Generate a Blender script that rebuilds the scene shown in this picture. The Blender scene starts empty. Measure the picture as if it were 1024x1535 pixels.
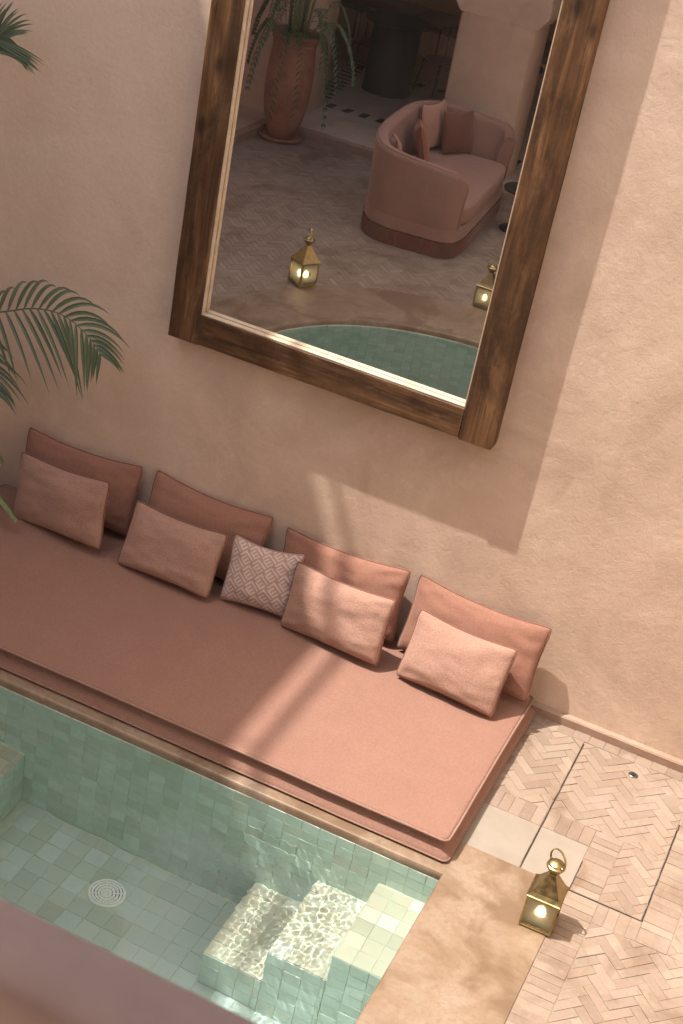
import bpy, bmesh, math, random
from math import sin, cos, pi, radians, sqrt, atan2
from mathutils import Vector, Matrix, noise

SC = bpy.context.scene
COL = SC.collection
random.seed(7)

# ------------------------------------------------------------------ camera
cam_d = bpy.data.cameras.new('camera')
cam = bpy.data.objects.new('camera', cam_d)
COL.objects.link(cam)
CAM = Vector((0.0, -7.73025, 5.5))
RC = ((0.89951, 0.40098, 0.17347), (0.3427, -0.40129, -0.84942), (-0.27099, 0.82352, -0.49838))
FPX = 2334.55
m = Matrix(((RC[0][0], -RC[1][0], -RC[2][0], CAM.x),
            (RC[0][1], -RC[1][1], -RC[2][1], CAM.y),
            (RC[0][2], -RC[1][2], -RC[2][2], CAM.z),
            (0, 0, 0, 1)))
cam.matrix_world = m
cam_d.sensor_fit = 'AUTO'
cam_d.sensor_width = 36
cam_d.lens = FPX / 1535 * 36
cam_d.clip_start = 0.05
cam_d.clip_end = 500
cam_d.dof.use_dof = True
cam_d.dof.focus_distance = 8.4
cam_d.dof.aperture_fstop = 9.0
SC.camera = cam

# ------------------------------------------------------------------ sky, sun, exposure
SUN_DIR = Vector((0.45, 0.185, -1.0)).normalized()
elev = math.asin(-SUN_DIR.z)
world = bpy.data.worlds.new('World')
SC.world = world
world.use_nodes = True
wn = world.node_tree
sky = wn.nodes.new('ShaderNodeTexSky')
sky.sky_type = 'NISHITA'
sky.sun_disc = False
sky.sun_elevation = elev
sky.sun_rotation = atan2(-SUN_DIR.x, -SUN_DIR.y)
sky.air_density = 1.0
sky.dust_density = 6.0
sky.ozone_density = 0.4
wn.nodes['Background'].inputs['Strength'].default_value = 0.13
wn.links.new(sky.outputs[0], wn.nodes['Background'].inputs['Color'])
sun_d = bpy.data.lights.new('sun', 'SUN')
sun_d.energy = 4.0
sun_d.angle = radians(0.53)
sun_d.color = (1.0, 0.93, 0.84)
sun = bpy.data.objects.new('sun', sun_d)
sun.rotation_euler = SUN_DIR.to_track_quat('-Z', 'Y').to_euler()
sun.location = (-6, -3, 14)
COL.objects.link(sun)
try:
    sun_d.cycles.is_caustics_light = True
except Exception:
    pass

SC.view_settings.view_transform = 'Standard'
SC.view_settings.look = 'None'
SC.view_settings.gamma = 1.0
SC.view_settings.use_curve_mapping = False
SC.view_settings.exposure = 0.92
SC.render.engine = 'CYCLES'
SC.cycles.use_denoising = True
SC.cycles.max_bounces = 14
SC.cycles.diffuse_bounces = 7
SC.cycles.glossy_bounces = 6
SC.cycles.transmission_bounces = 10
SC.cycles.transparent_max_bounces = 12
SC.cycles.sample_clamp_indirect = 8.0


# ------------------------------------------------------------------ material helpers
def mat(name):
    mt = bpy.data.materials.new(name)
    mt.use_nodes = True
    nt = mt.node_tree
    return mt, nt, nt.nodes['Principled BSDF']


def node(nt, typ, **kw):
    n = nt.nodes.new(typ)
    for k, v in kw.items():
        if k.startswith('i_'):
            key = k[2:]
            n.inputs[int(key) if key.isdigit() else key].default_value = v
        else:
            setattr(n, k, v)
    return n


def posn(nt, scale=(1, 1, 1), rot=(0, 0, 0)):
    g = node(nt, 'ShaderNodeNewGeometry')
    mp = node(nt, 'ShaderNodeMapping')
    mp.inputs['Scale'].default_value = scale
    mp.inputs['Rotation'].default_value = rot
    nt.links.new(g.outputs['Position'], mp.inputs['Vector'])
    return mp.outputs[0]


def noi(nt, vec, scale, detail=5, rough=.55, dist=0.0):
    n = node(nt, 'ShaderNodeTexNoise')
    n.inputs['Scale'].default_value = scale
    n.inputs['Detail'].default_value = detail
    n.inputs['Roughness'].default_value = rough
    n.inputs['Distortion'].default_value = dist
    if vec is not None:
        nt.links.new(vec, n.inputs['Vector'])
    return n.outputs[0]


def ramp(nt, fac, stops):
    r = node(nt, 'ShaderNodeValToRGB')
    el = r.color_ramp.elements
    while len(el) > 1:
        el.remove(el[-1])
    el[0].position = stops[0][0]
    el[0].color = (*stops[0][1], 1)
    for p, c in stops[1:]:
        e = el.new(p)
        e.color = (*c, 1)
    nt.links.new(fac, r.inputs[0])
    return r.outputs[0]


def framp(nt, fac, a, b, va=0.0, vb=1.0):
    r = node(nt, 'ShaderNodeMapRange')
    r.clamp = True
    r.inputs[1].default_value = a
    r.inputs[2].default_value = b
    r.inputs[3].default_value = va
    r.inputs[4].default_value = vb
    nt.links.new(fac, r.inputs[0])
    return r.outputs[0]


def mix(nt, fac, a, b, mode='MIX'):
    n = node(nt, 'ShaderNodeMix', data_type='RGBA', blend_type=mode)
    for i, v in ((0, fac), (6, a), (7, b)):
        if isinstance(v, (int, float)):
            n.inputs[i].default_value = v
        elif isinstance(v, tuple):
            n.inputs[i].default_value = (*v, 1)
        else:
            nt.links.new(v, n.inputs[i])
    return n.outputs[2]


def mth(nt, op, a, b=None):
    n = node(nt, 'ShaderNodeMath', operation=op)
    for i, v in ((0, a), (1, b)):
        if v is None:
            continue
        if isinstance(v, (int, float)):
            n.inputs[i].default_value = v
        else:
            nt.links.new(v, n.inputs[i])
    return n.outputs[0]


def bump(nt, bsdf, height, strength, dist, prev=None):
    b = node(nt, 'ShaderNodeBump')
    b.inputs['Strength'].default_value = strength
    b.inputs['Distance'].default_value = dist
    nt.links.new(height, b.inputs['Height'])
    if prev is not None:
        nt.links.new(prev, b.inputs['Normal'])
    if bsdf is not None:
        nt.links.new(b.outputs[0], bsdf.inputs['Normal'])
    return b.outputs[0]


def setc(nt, bsdf, c):
    if isinstance(c, tuple):
        bsdf.inputs['Base Color'].default_value = (*c, 1)
    else:
        nt.links.new(c, bsdf.inputs['Base Color'])


def rnd(nt, single):
    if single:
        return node(nt, 'ShaderNodeObjectInfo').outputs['Random']
    return node(nt, 'ShaderNodeNewGeometry').outputs['Random Per Island']


# ------------------------------------------------------------------ materials
def plaster(name, c1, c2, c3, bmp=1.0, rough=.62, painted_light=False):
    mt, nt, b = mat(name)
    p = posn(nt)
    swirl = noi(nt, p, 1.3, 7, .6, 1.2)
    fine = noi(nt, p, 7.0, 7, .62, .8)
    c = ramp(nt, swirl, [(.3, c1), (.5, c2), (.7, c3)])
    c = mix(nt, framp(nt, fine, .36, .74, 0, .3), c, tuple(x * .82 for x in c2))
    blot = noi(nt, p, 3.4, 9, .7, 1.6)
    c = mix(nt, framp(nt, blot, .52, .72, 0, .35), c, tuple(min(1, x * 1.12) for x in c3))
    if painted_light:
        # painted light: colour lifted paler up and to the left, broken by noise
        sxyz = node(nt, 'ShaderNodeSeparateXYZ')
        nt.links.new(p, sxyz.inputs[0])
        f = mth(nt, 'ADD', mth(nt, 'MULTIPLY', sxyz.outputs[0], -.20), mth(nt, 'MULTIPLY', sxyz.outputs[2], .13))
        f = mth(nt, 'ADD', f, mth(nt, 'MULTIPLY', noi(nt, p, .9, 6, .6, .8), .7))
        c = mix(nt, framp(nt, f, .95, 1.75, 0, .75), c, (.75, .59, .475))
    grit = noi(nt, p, 42, 5, .75)
    c = mix(nt, framp(nt, grit, .42, .64, 0, .15), c, tuple(x * .72 for x in c2))
    sp = noi(nt, p, 60, 3, .6)
    c = mix(nt, framp(nt, sp, .66, .74, 0, .35), c, tuple(x * .55 for x in c1))
    setc(nt, b, c)
    b.inputs['Roughness'].default_value = rough
    b.inputs['Specular IOR Level'].default_value = .3
    big = noi(nt, p, 2.2, 3, .5, .2)
    med = noi(nt, p, 16, 7, .68, .5)
    gr = noi(nt, p, 85, 4, .62)
    pits = framp(nt, noi(nt, p, 38, 5, .65), .58, .75, 1, 0)
    n1 = bump(nt, None, big, .12 * bmp, .06)
    n2 = bump(nt, None, med, .30 * bmp, .012, n1)
    n3 = bump(nt, None, pits, .20 * bmp, .005, n2)
    bump(nt, b, gr, .30 * bmp, .0025, n3)
    return mt


M = {}
M['wall'] = plaster('tadelakt_pink', (.44, .315, .245), (.545, .405, .315), (.64, .495, .395), 1.0, painted_light=True)
M['wall_plain'] = plaster('plaster_plain', (0.760, 0.614, 0.459), (0.800, 0.662, 0.504), (0.820, 0.691, 0.540), .6)
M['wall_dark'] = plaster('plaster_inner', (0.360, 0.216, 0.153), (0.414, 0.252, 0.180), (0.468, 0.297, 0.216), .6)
M['pier'] = plaster('plaster_pier', (.46, .33, .255), (.52, .38, .30), (.56, .43, .345), .7)
M['skirt'] = plaster('skirting_clay', (0.263, 0.169, 0.120), (0.307, 0.206, 0.154), (0.351, 0.253, 0.202), 1.0)


def surround_mat():
    mt, nt, b = mat('polished_plaster_floor')
    p = posn(nt)
    n = noi(nt, p, 2.6, 8, .68, .5)
    n2 = noi(nt, p, 9, 6, .65, .3)
    c = ramp(nt, n, [(.30, (0.133, 0.083, 0.049)), (.44, (0.209, 0.142, 0.093)), (.56, (0.250, 0.184, 0.130)), (.72, (0.279, 0.216, 0.164))])
    c = mix(nt, framp(nt, n2, .45, .7, 0, .45), c, (.20, .122, .066))
    # water marks left by wet feet and splashes
    st = noi(nt, p, 1.7, 5, .6, .9)
    c = mix(nt, framp(nt, st, .52, .61, 0, .75), c, (.135, .082, .045))
    pore = noi(nt, p, 36, 6, .75)
    c = mix(nt, framp(nt, pore, .46, .66, 0, .4), c, (.15, .092, .05))
    setc(nt, b, c)
    b.inputs['Roughness'].default_value = .5
    n1 = bump(nt, None, n2, .2, .01)
    bump(nt, b, noi(nt, p, 60, 4, .6), .15, .002, n1)
    return mt


M['surround'] = surround_mat()


def brick_mat(single):
    mt, nt, b = mat('clay_brick' if single else 'clay_brick_field')
    p = posn(nt)
    r = rnd(nt, single)
    c = ramp(nt, r, [(0, (0.185, 0.134, 0.099)), (.2, (0.232, 0.171, 0.128)), (.5, (0.254, 0.195, 0.150)), (.72, (0.210, 0.152, 0.116)), (.9, (0.284, 0.224, 0.172)), (1, (0.213, 0.166, 0.129))])
    n = noi(nt, p, 13, 6, .65)
    c = mix(nt, framp(nt, n, .38, .7, 0, .5), c, (.225, .155, .112))
    n2 = noi(nt, p, 48, 4, .6)
    c = mix(nt, framp(nt, n2, .55, .75, 0, .35), c, (.33, .285, .245))
    st = noi(nt, p, 2.1, 6, .66, .6)
    c = mix(nt, framp(nt, st, .50, .62, 0, .7), c, (.150, .097, .062))
    # worn plaster film over part of the bricks
    fl = noi(nt, posn(nt, (1, 1, 1)), 1.3, 4, .6)
    c = mix(nt, framp(nt, fl, .5, .62, 0, .35), c, (.31, .255, .21))
    setc(nt, b, c)
    b.inputs['Roughness'].default_value = .75
    n1 = bump(nt, None, n, .35, .004)
    bump(nt, b, n2, .25, .0015, n1)
    return mt


M['brick'] = brick_mat(True)
M['brick_field'] = brick_mat(False)


def simple_noise(name, c1, c2, scale, rough, bs=.2, bd=.003, detail=5, metal=0.0, spec=.5):
    mt, nt, b = mat(name)
    p = posn(nt)
    n = noi(nt, p, scale, detail, .6)
    setc(nt, b, ramp(nt, n, [(.3, c1), (.7, c2)]))
    b.inputs['Roughness'].default_value = rough
    b.inputs['Metallic'].default_value = metal
    b.inputs['Specular IOR Level'].default_value = spec
    if bs:
        bump(nt, b, n, bs, bd)
    return mt


M['mortar'] = simple_noise('mortar', (0.226, 0.165, 0.124), (0.307, 0.233, 0.179), 25, .9)
M['grout'] = simple_noise('pool_grout', (.42, .45, .36), (.54, .56, .45), 25, .85)
M['slab'] = simple_noise('stone_slab', (0.224, 0.185, 0.146), (0.261, 0.221, 0.182), 7, .65, .15, .003)
M['dark_metal'] = simple_noise('hatch_metal', (.035, .03, .028), (.09, .075, .065), 40, .5, .2, .001, metal=.6)
M['steel'] = simple_noise('drain_metal', (.12, .11, .10), (.22, .2, .18), 60, .4, .1, .001, metal=.9)
M['black'] = simple_noise('black_metal', (.010, .009, .009), (.018, .016, .015), 5, .75, 0, 0, spec=.25)
M['inlay'] = simple_noise('black_inlay', (.015, .014, .014), (.035, .032, .03), 14, .6, .2, .004)
M['arc_floor'] = plaster('arcade_floor', (.40, .31, .235), (.47, .375, .29), (.54, .44, .35), .4)
M['terracotta'] = simple_noise('terracotta', (0.186, 0.080, 0.051), (0.360, 0.175, 0.122), 5, .6, .25, .006, 8)
M['soil'] = simple_noise('soil', (.02, .014, .01), (.05, .035, .025), 40, .95)
M['parapet'] = simple_noise('parapet_plaster', (0.205, 0.140, 0.124), (0.260, 0.186, 0.167), 9, .6, .2, .006, 7)
M['white'] = simple_noise('white_grating', (.75, .76, .74), (.82, .83, .81), 30, .35)
M['wax'] = simple_noise('wax', (.75, .66, .48), (.8, .72, .55), 30, .5)


def tile_mat(single, wallside):
    mt, nt, b = mat(('zellige' if single else 'zellige_field') + ('_floor', '_wall', '_step')[int(wallside)])
    p = posn(nt)
    r = rnd(nt, single)
    if wallside == 2:
        st = [(0, (0.342, 0.300, 0.228)), (.2, (0.445, 0.397, 0.315)), (.45, (0.513, 0.462, 0.378)), (.65, (0.411, 0.356, 0.268)), (.8, (0.479, 0.413, 0.330)), (.9, (0.599, 0.575, 0.536)), (1, (0.326, 0.267, 0.197))]
    elif wallside:
        st = [(0, (0.475, 0.554, 0.497)), (.25, (0.531, 0.610, 0.554)), (.5, (0.588, 0.678, 0.621)), (.7, (0.542, 0.633, 0.588)), (.86, (0.633, 0.734, 0.689)), (.95, (0.497, 0.508, 0.429)), (1, (0.655, 0.734, 0.701))]
    else:
        st = [(0, (0.344, 0.387, 0.358)), (.18, (0.398, 0.446, 0.418)), (.4, (0.441, 0.495, 0.472)), (.58, (0.376, 0.409, 0.364)), (.72, (0.403, 0.414, 0.358)), (.84, (0.484, 0.544, 0.536)), (.93, (0.425, 0.484, 0.472)), (1, (0.333, 0.349, 0.299))]  # blue-grey of water and sky put into the floor tile colour
    c = ramp(nt, r, st)
    n = noi(nt, p, 17, 6, .65, .6)
    c = mix(nt, framp(nt, n, .4, .7, 0, .4), c, (.38, .45, .38))
    n2 = noi(nt, p, 55, 3, .6)
    c = mix(nt, framp(nt, n2, .68, .74, 0, .5), c, (.25, .25, .17))
    setc(nt, b, c)
    b.inputs['Roughness'].default_value = .28
    bump(nt, b, noi(nt, p, 14, 3, .5), .25, .006)
    return mt


M['tile_w'] = tile_mat(True, True)
M['tile_f'] = tile_mat(True, False)
M['tile_s'] = tile_mat(True, 2)
M['tile_sf'] = tile_mat(False, 2)
M['tile_wf'] = tile_mat(False, True)
M['tile_ff'] = tile_mat(False, False)


def fabric(name, c1, c2, weave=900, bs=.35, sheen=.25):
    mt, nt, b = mat(name)
    p = posn(nt)
    n = noi(nt, p, 5, 4, .6)
    c = ramp(nt, n, [(.3, c1), (.7, c2)])
    w = noi(nt, posn(nt, (1, 1, 1)), weave * .35, 2, .5)
    c = mix(nt, framp(nt, w, .35, .7, 0, .45), c, tuple(min(1, x * 1.22) for x in c2))
    slub = noi(nt, p, 95, 3, .7)
    c = mix(nt, framp(nt, slub, .4, .62, 0, .5), c, tuple(x * .76 for x in c1))
    c = mix(nt, framp(nt, noi(nt, posn(nt, (3, 1, 1)), weave * .2, 2, .5), .55, .75, 0, .4), c, tuple(x * .72 for x in c1))
    setc(nt, b, c)
    b.inputs['Roughness'].default_value = .9
    b.inputs['Specular IOR Level'].default_value = .15
    b.inputs['Sheen Weight'].default_value = sheen
    b.inputs['Sheen Tint'].default_value = (1, .75, .65, 1)
    n1 = bump(nt, None, n, .15, .02)
    n2 = bump(nt, None, slub, bs * .8, .0045, n1)
    bump(nt, b, w, bs, .002, n2)
    return mt


M['mattress'] = fabric('mattress_cloth', (0.224, 0.121, 0.091), (0.248, 0.138, 0.105), 900, .3)
M['back_cushion'] = fabric('back_cushion_cloth', (0.249, 0.122, 0.087), (0.278, 0.142, 0.103), 900, .3)
M['front_cushion'] = fabric('front_cushion_weave', (0.315, 0.182, 0.138), (0.358, 0.217, 0.169), 420, .8)
M['piping'] = fabric('piping_cloth', (0.173, 0.080, 0.058), (0.198, 0.096, 0.067), 600, .3)  # darker than the covers: the shadow line beside it put into the colour
M['mattress_piping'] = fabric('mattress_piping', (0.234, 0.137, 0.104), (0.263, 0.163, 0.126), 600, .3)
M['sofa'] = fabric('sofa_cloth', (0.248, 0.143, 0.116), (0.281, 0.165, 0.136), 700, .3)
M['sofa_fringe'] = fabric('sofa_fringe', (0.128, 0.048, 0.035), (0.160, 0.064, 0.048), 500, .4)
M['dark_cushion'] = fabric('rust_cloth', (0.127, 0.050, 0.035), (0.154, 0.064, 0.045), 700, .3)
M['pale_cushion'] = fabric('rose_cloth', (0.359, 0.211, 0.164), (0.406, 0.242, 0.187), 700, .3)
M['rust_cushion'] = fabric('copper_cloth', (0.239, 0.099, 0.056), (0.279, 0.119, 0.070), 700, .3)


def pattern_mat():
    mt, nt, b = mat('maze_print_cloth')
    uv = node(nt, 'ShaderNodeUVMap')
    sx = node(nt, 'ShaderNodeSeparateXYZ')
    mp = node(nt, 'ShaderNodeMapping')
    mp.inputs['Rotation'].default_value = (0, 0, radians(-48))
    mp.inputs['Scale'].default_value = (40, 40, 1)
    nt.links.new(uv.outputs[0], mp.inputs['Vector'])
    nt.links.new(mp.outputs[0], sx.inputs[0])
    u, v = sx.outputs[0], sx.outputs[1]
    CU, CV = 7.0, 8.0
    row = mth(nt, 'FLOOR', mth(nt, 'DIVIDE', v, CV))
    vv = mth(nt, 'SUBTRACT', v, mth(nt, 'MULTIPLY', row, CV))
    uu = mth(nt, 'ADD', u, mth(nt, 'MULTIPLY', row, 3.5))
    uu = mth(nt, 'SUBTRACT', uu, mth(nt, 'MULTIPLY', mth(nt, 'FLOOR', mth(nt, 'DIVIDE', uu, CU)), CU))

    def rect(u0, u1, v0, v1):
        a_ = mth(nt, 'MULTIPLY', mth(nt, 'GREATER_THAN', uu, u0), mth(nt, 'LESS_THAN', uu, u1))
        b_ = mth(nt, 'MULTIPLY', mth(nt, 'GREATER_THAN', vv, v0), mth(nt, 'LESS_THAN', vv, v1))
        return mth(nt, 'MULTIPLY', a_, b_)
    k = rect(0, 1.1, 0, 5.1)
    for r_ in ((0, 4, 0, 1.1), (0, 4, 2, 3.1), (0, 4, 4, 5.1), (5, 6.1, 0, 7.1), (1, 6.1, 6, 7.1)):
        k = mth(nt, 'MAXIMUM', k, rect(*r_))
    c = mix(nt, k, (.33, .215, .18), (.50, .41, .37))
    w = noi(nt, posn(nt), 300, 2, .5)
    c = mix(nt, framp(nt, w, .35, .7, 0, .3), c, (.34, .2, .16))
    setc(nt, b, c)
    b.inputs['Roughness'].default_value = .9
    b.inputs['Sheen Weight'].default_value = .2
    bump(nt, b, w, .4, .002)
    return mt


M['pattern'] = pattern_mat()


def wood_mat(name, axis):
    mt, nt, b = mat(name)
    s = [16, 16, 16]
    s[axis] = .9
    p = posn(nt, tuple(s))
    q = posn(nt)
    n = noi(nt, p, 1.0, 9, .68, .9)
    streak = noi(nt, posn(nt, tuple(x * 6.5 if x > 1 else 2.4 for x in s)), 1.0, 7, .7, .35)
    c = ramp(nt, n, [(.26, (.030, .015, .008)), (.42, (.075, .036, .017)), (.56, (.145, .070, .030)), (.74, (.26, .145, .070))])
    c = mix(nt, framp(nt, streak, .33, .6, .6, 0), c, (.042, .021, .011))
    worn = noi(nt, posn(nt, tuple(9 if x > 1 else 2.2 for x in s)), 1.0, 9, .74, .5)
    c = mix(nt, framp(nt, worn, .52, .72, 0, .75), c, (.29, .165, .080))
    dk = noi(nt, posn(nt, tuple(4.5 if x > 1 else 1.7 for x in s)), 1.0, 6, .66, .6)
    c = mix(nt, framp(nt, dk, .47, .64, 0, .72), c, (.030, .014, .007))
    # saw marks across the grain
    s2 = [4, 4, 4]
    s2[axis] = 150
    saw = noi(nt, posn(nt, tuple(s2)), 1.0, 2, .5)
    c = mix(nt, framp(nt, saw, .55, .75, 0, .10), c, (.21, .125, .065))
    vo = node(nt, 'ShaderNodeTexVoronoi', feature='F1')
    vo.inputs['Scale'].default_value = 1.0
    s3 = [5, 5, 5]
    s3[axis] = 2.4
    nt.links.new(posn(nt, tuple(s3)), vo.inputs['Vector'])
    c = mix(nt, framp(nt, vo.outputs['Distance'], .06, .2, .85, 0), c, (.022, .011, .006))
    setc(nt, b, c)
    b.inputs['Roughness'].default_value = .55
    b.inputs['Specular IOR Level'].default_value = .35
    n1 = bump(nt, None, streak, .7, .004)
    bump(nt, b, saw, .12, .001, n1)
    return mt


M['wood_x'] = wood_mat('aged_wood_x', 0)
M['wood_z'] = wood_mat('aged_wood_z', 2)


def fillet_mat():
    mt, nt, b = mat('raw_wood_fillet')
    n = noi(nt, posn(nt, (20, 20, 20)), 1, 5, .6)
    setc(nt, b, ramp(nt, n, [(.3, (.45, .34, .23)), (.7, (.58, .46, .34))]))
    b.inputs['Roughness'].default_value = .6
    return mt


M['fillet'] = fillet_mat()


def mirror_mat():
    mt, nt, b = mat('dusty_mirror')
    nt.nodes.remove(b)
    g = node(nt, 'ShaderNodeBsdfGlossy')
    g.inputs['Color'].default_value = (.93, .93, .92, 1)
    g.inputs['Roughness'].default_value = 0.0
    d = node(nt, 'ShaderNodeBsdfDiffuse')
    d.inputs['Color'].default_value = (.62, .56, .50, 1)
    ms = node(nt, 'ShaderNodeMixShader')
    dust = noi(nt, posn(nt), 3, 5, .6)
    spk = noi(nt, posn(nt), 95, 2, .5)
    f = mth(nt, 'ADD', framp(nt, dust, .3, .75, .008, .03), framp(nt, spk, .74, .80, 0, .05))
    nt.links.new(f, ms.inputs[0])
    nt.links.new(g.outputs[0], ms.inputs[1])
    nt.links.new(d.outputs[0], ms.inputs[2])
    nt.links.new(ms.outputs[0], nt.nodes['Material Output'].inputs[0])
    return mt


M['mirror'] = mirror_mat()


def brass_mat():
    mt, nt, b = mat('aged_brass')
    n = noi(nt, posn(nt), 22, 6, .65)
    setc(nt, b, ramp(nt, n, [(.3, (.25, .19, .09)), (.55, (.37, .29, .14)), (.75, (.46, .37, .19))]))
    b.inputs['Metallic'].default_value = 1.0
    nt.links.new(framp(nt, n, .3, .7, .28, .48), b.inputs['Roughness'])
    bump(nt, b, noi(nt, posn(nt), 16, 3, .5), .12, .004)
    return mt


M['brass'] = brass_mat()


def frosted_mat():
    mt, nt, b = mat('frosted_glass')
    nt.nodes.remove(b)
    t = node(nt, 'ShaderNodeBsdfRefraction')
    t.inputs['Color'].default_value = (.58, .58, .56, 1)
    t.inputs['Roughness'].default_value = .62
    t.inputs['IOR'].default_value = 1.5
    d = node(nt, 'ShaderNodeBsdfPrincipled')
    d.inputs['Base Color'].default_value = (.13, .13, .12, 1)
    d.inputs['Roughness'].default_value = .35
    ms = node(nt, 'ShaderNodeMixShader')
    ms.inputs[0].default_value = .4
    tl = node(nt, 'ShaderNodeBsdfTranslucent')
    tl.inputs['Color'].default_value = (.6, .58, .52, 1)
    m2 = node(nt, 'ShaderNodeMixShader')
    m2.inputs[0].default_value = .16
    nt.links.new(t.outputs[0], m2.inputs[1])
    nt.links.new(tl.outputs[0], m2.inputs[2])
    nt.links.new(m2.outputs[0], ms.inputs[1])
    nt.links.new(d.outputs[0], ms.inputs[2])
    nt.links.new(ms.outputs[0], nt.nodes['Material Output'].inputs[0])
    return mt


M['frosted'] = frosted_mat()


def flame_mat():
    mt, nt, b = mat('candle_flame')
    b.inputs['Emission Color'].default_value = (1.0, .72, .36, 1)
    b.inputs['Emission Strength'].default_value = 170.0
    return mt


M['flame'] = flame_mat()


def water_mat():
    mt, nt, b = mat('pool_water')
    nt.nodes.remove(b)
    b = node(nt, 'ShaderNodeBsdfRefraction')
    b.inputs['Color'].default_value = (.905, .985, .97, 1)
    b.inputs['Roughness'].default_value = 0.0
    b.inputs['IOR'].default_value = 1.33
    g = node(nt, 'ShaderNodeBsdfGlossy')
    g.inputs['Roughness'].default_value = 0.0
    fr = node(nt, 'ShaderNodeFresnel')
    fr.inputs['IOR'].default_value = 1.33
    ms = node(nt, 'ShaderNodeMixShader')
    nt.links.new(fr.outputs[0], ms.inputs[0])
    nt.links.new(b.outputs[0], ms.inputs[1])
    nt.links.new(g.outputs[0], ms.inputs[2])
    nt.links.new(ms.outputs[0], nt.nodes['Material Output'].inputs[0])
    return mt


M['water'] = water_mat()


def leaf_mat(name, c1, c2):
    mt, nt, b = mat(name)
    n = noi(nt, posn(nt), 9, 3, .5)
    o = node(nt, 'ShaderNodeObjectInfo')
    f = mth(nt, 'ADD', mth(nt, 'MULTIPLY', o.outputs['Random'], .5), mth(nt, 'MULTIPLY', n, .5))
    setc(nt, b, ramp(nt, f, [(.2, c1), (.8, c2)]))
    b.inputs['Roughness'].default_value = .45
    t = node(nt, 'ShaderNodeBsdfTranslucent')
    t.inputs['Color'].default_value = (c2[0] * 1.3, c2[1] * 1.4, c2[2], 1)
    ms = node(nt, 'ShaderNodeMixShader')
    ms.inputs[0].default_value = .22
    nt.links.new(b.outputs[0], ms.inputs[1])
    nt.links.new(t.outputs[0], ms.inputs[2])
    nt.links.new(ms.outputs[0], nt.nodes['Material Output'].inputs[0])
    return mt


M['palm'] = leaf_mat('palm_leaf', (.065, .095, .058), (.13, .17, .105))
M['fern'] = leaf_mat('fern_leaf', (0.095, 0.149, 0.054), (0.189, 0.257, 0.095))
M['pot_leaf'] = leaf_mat('trailing_leaf', (0.053, 0.083, 0.038), (0.112, 0.158, 0.075))
M['stem'] = simple_noise('stem', (.10, .11, .05), (.16, .17, .08), 20, .6)


# ------------------------------------------------------------------ object helpers
def link(o, parent=None):
    COL.objects.link(o)
    if parent is not None:
        o.parent = parent
    return o


def mesh(name, vs, fs, m_, parent=None, smooth=False, uvs=None):
    me = bpy.data.meshes.new(name)
    me.from_pydata([tuple(v) for v in vs], [], fs)
    if m_ is not None:
        me.materials.append(m_)
    if smooth:
        me.polygons.foreach_set('use_smooth', [True] * len(me.polygons))
    if uvs is not None:
        ul = me.uv_layers.new(name='UVMap')
        for lp in me.loops:
            ul.data[lp.index].uv = uvs[lp.vertex_index]
    me.update()
    return link(bpy.data.objects.new(name, me), parent)


def empty(name, loc, rz=0.0):
    o = bpy.data.objects.new(name, None)
    o.location = loc
    o.rotation_euler = (0, 0, rz)
    o.empty_display_size = .1
    return link(o)


def tag(o, label=None, cat=None, group=None, kind=None):
    if label:
        o['label'] = label
    if cat:
        o['category'] = cat
    if group:
        o['group'] = group
    if kind:
        o['kind'] = kind
    return o


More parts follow.
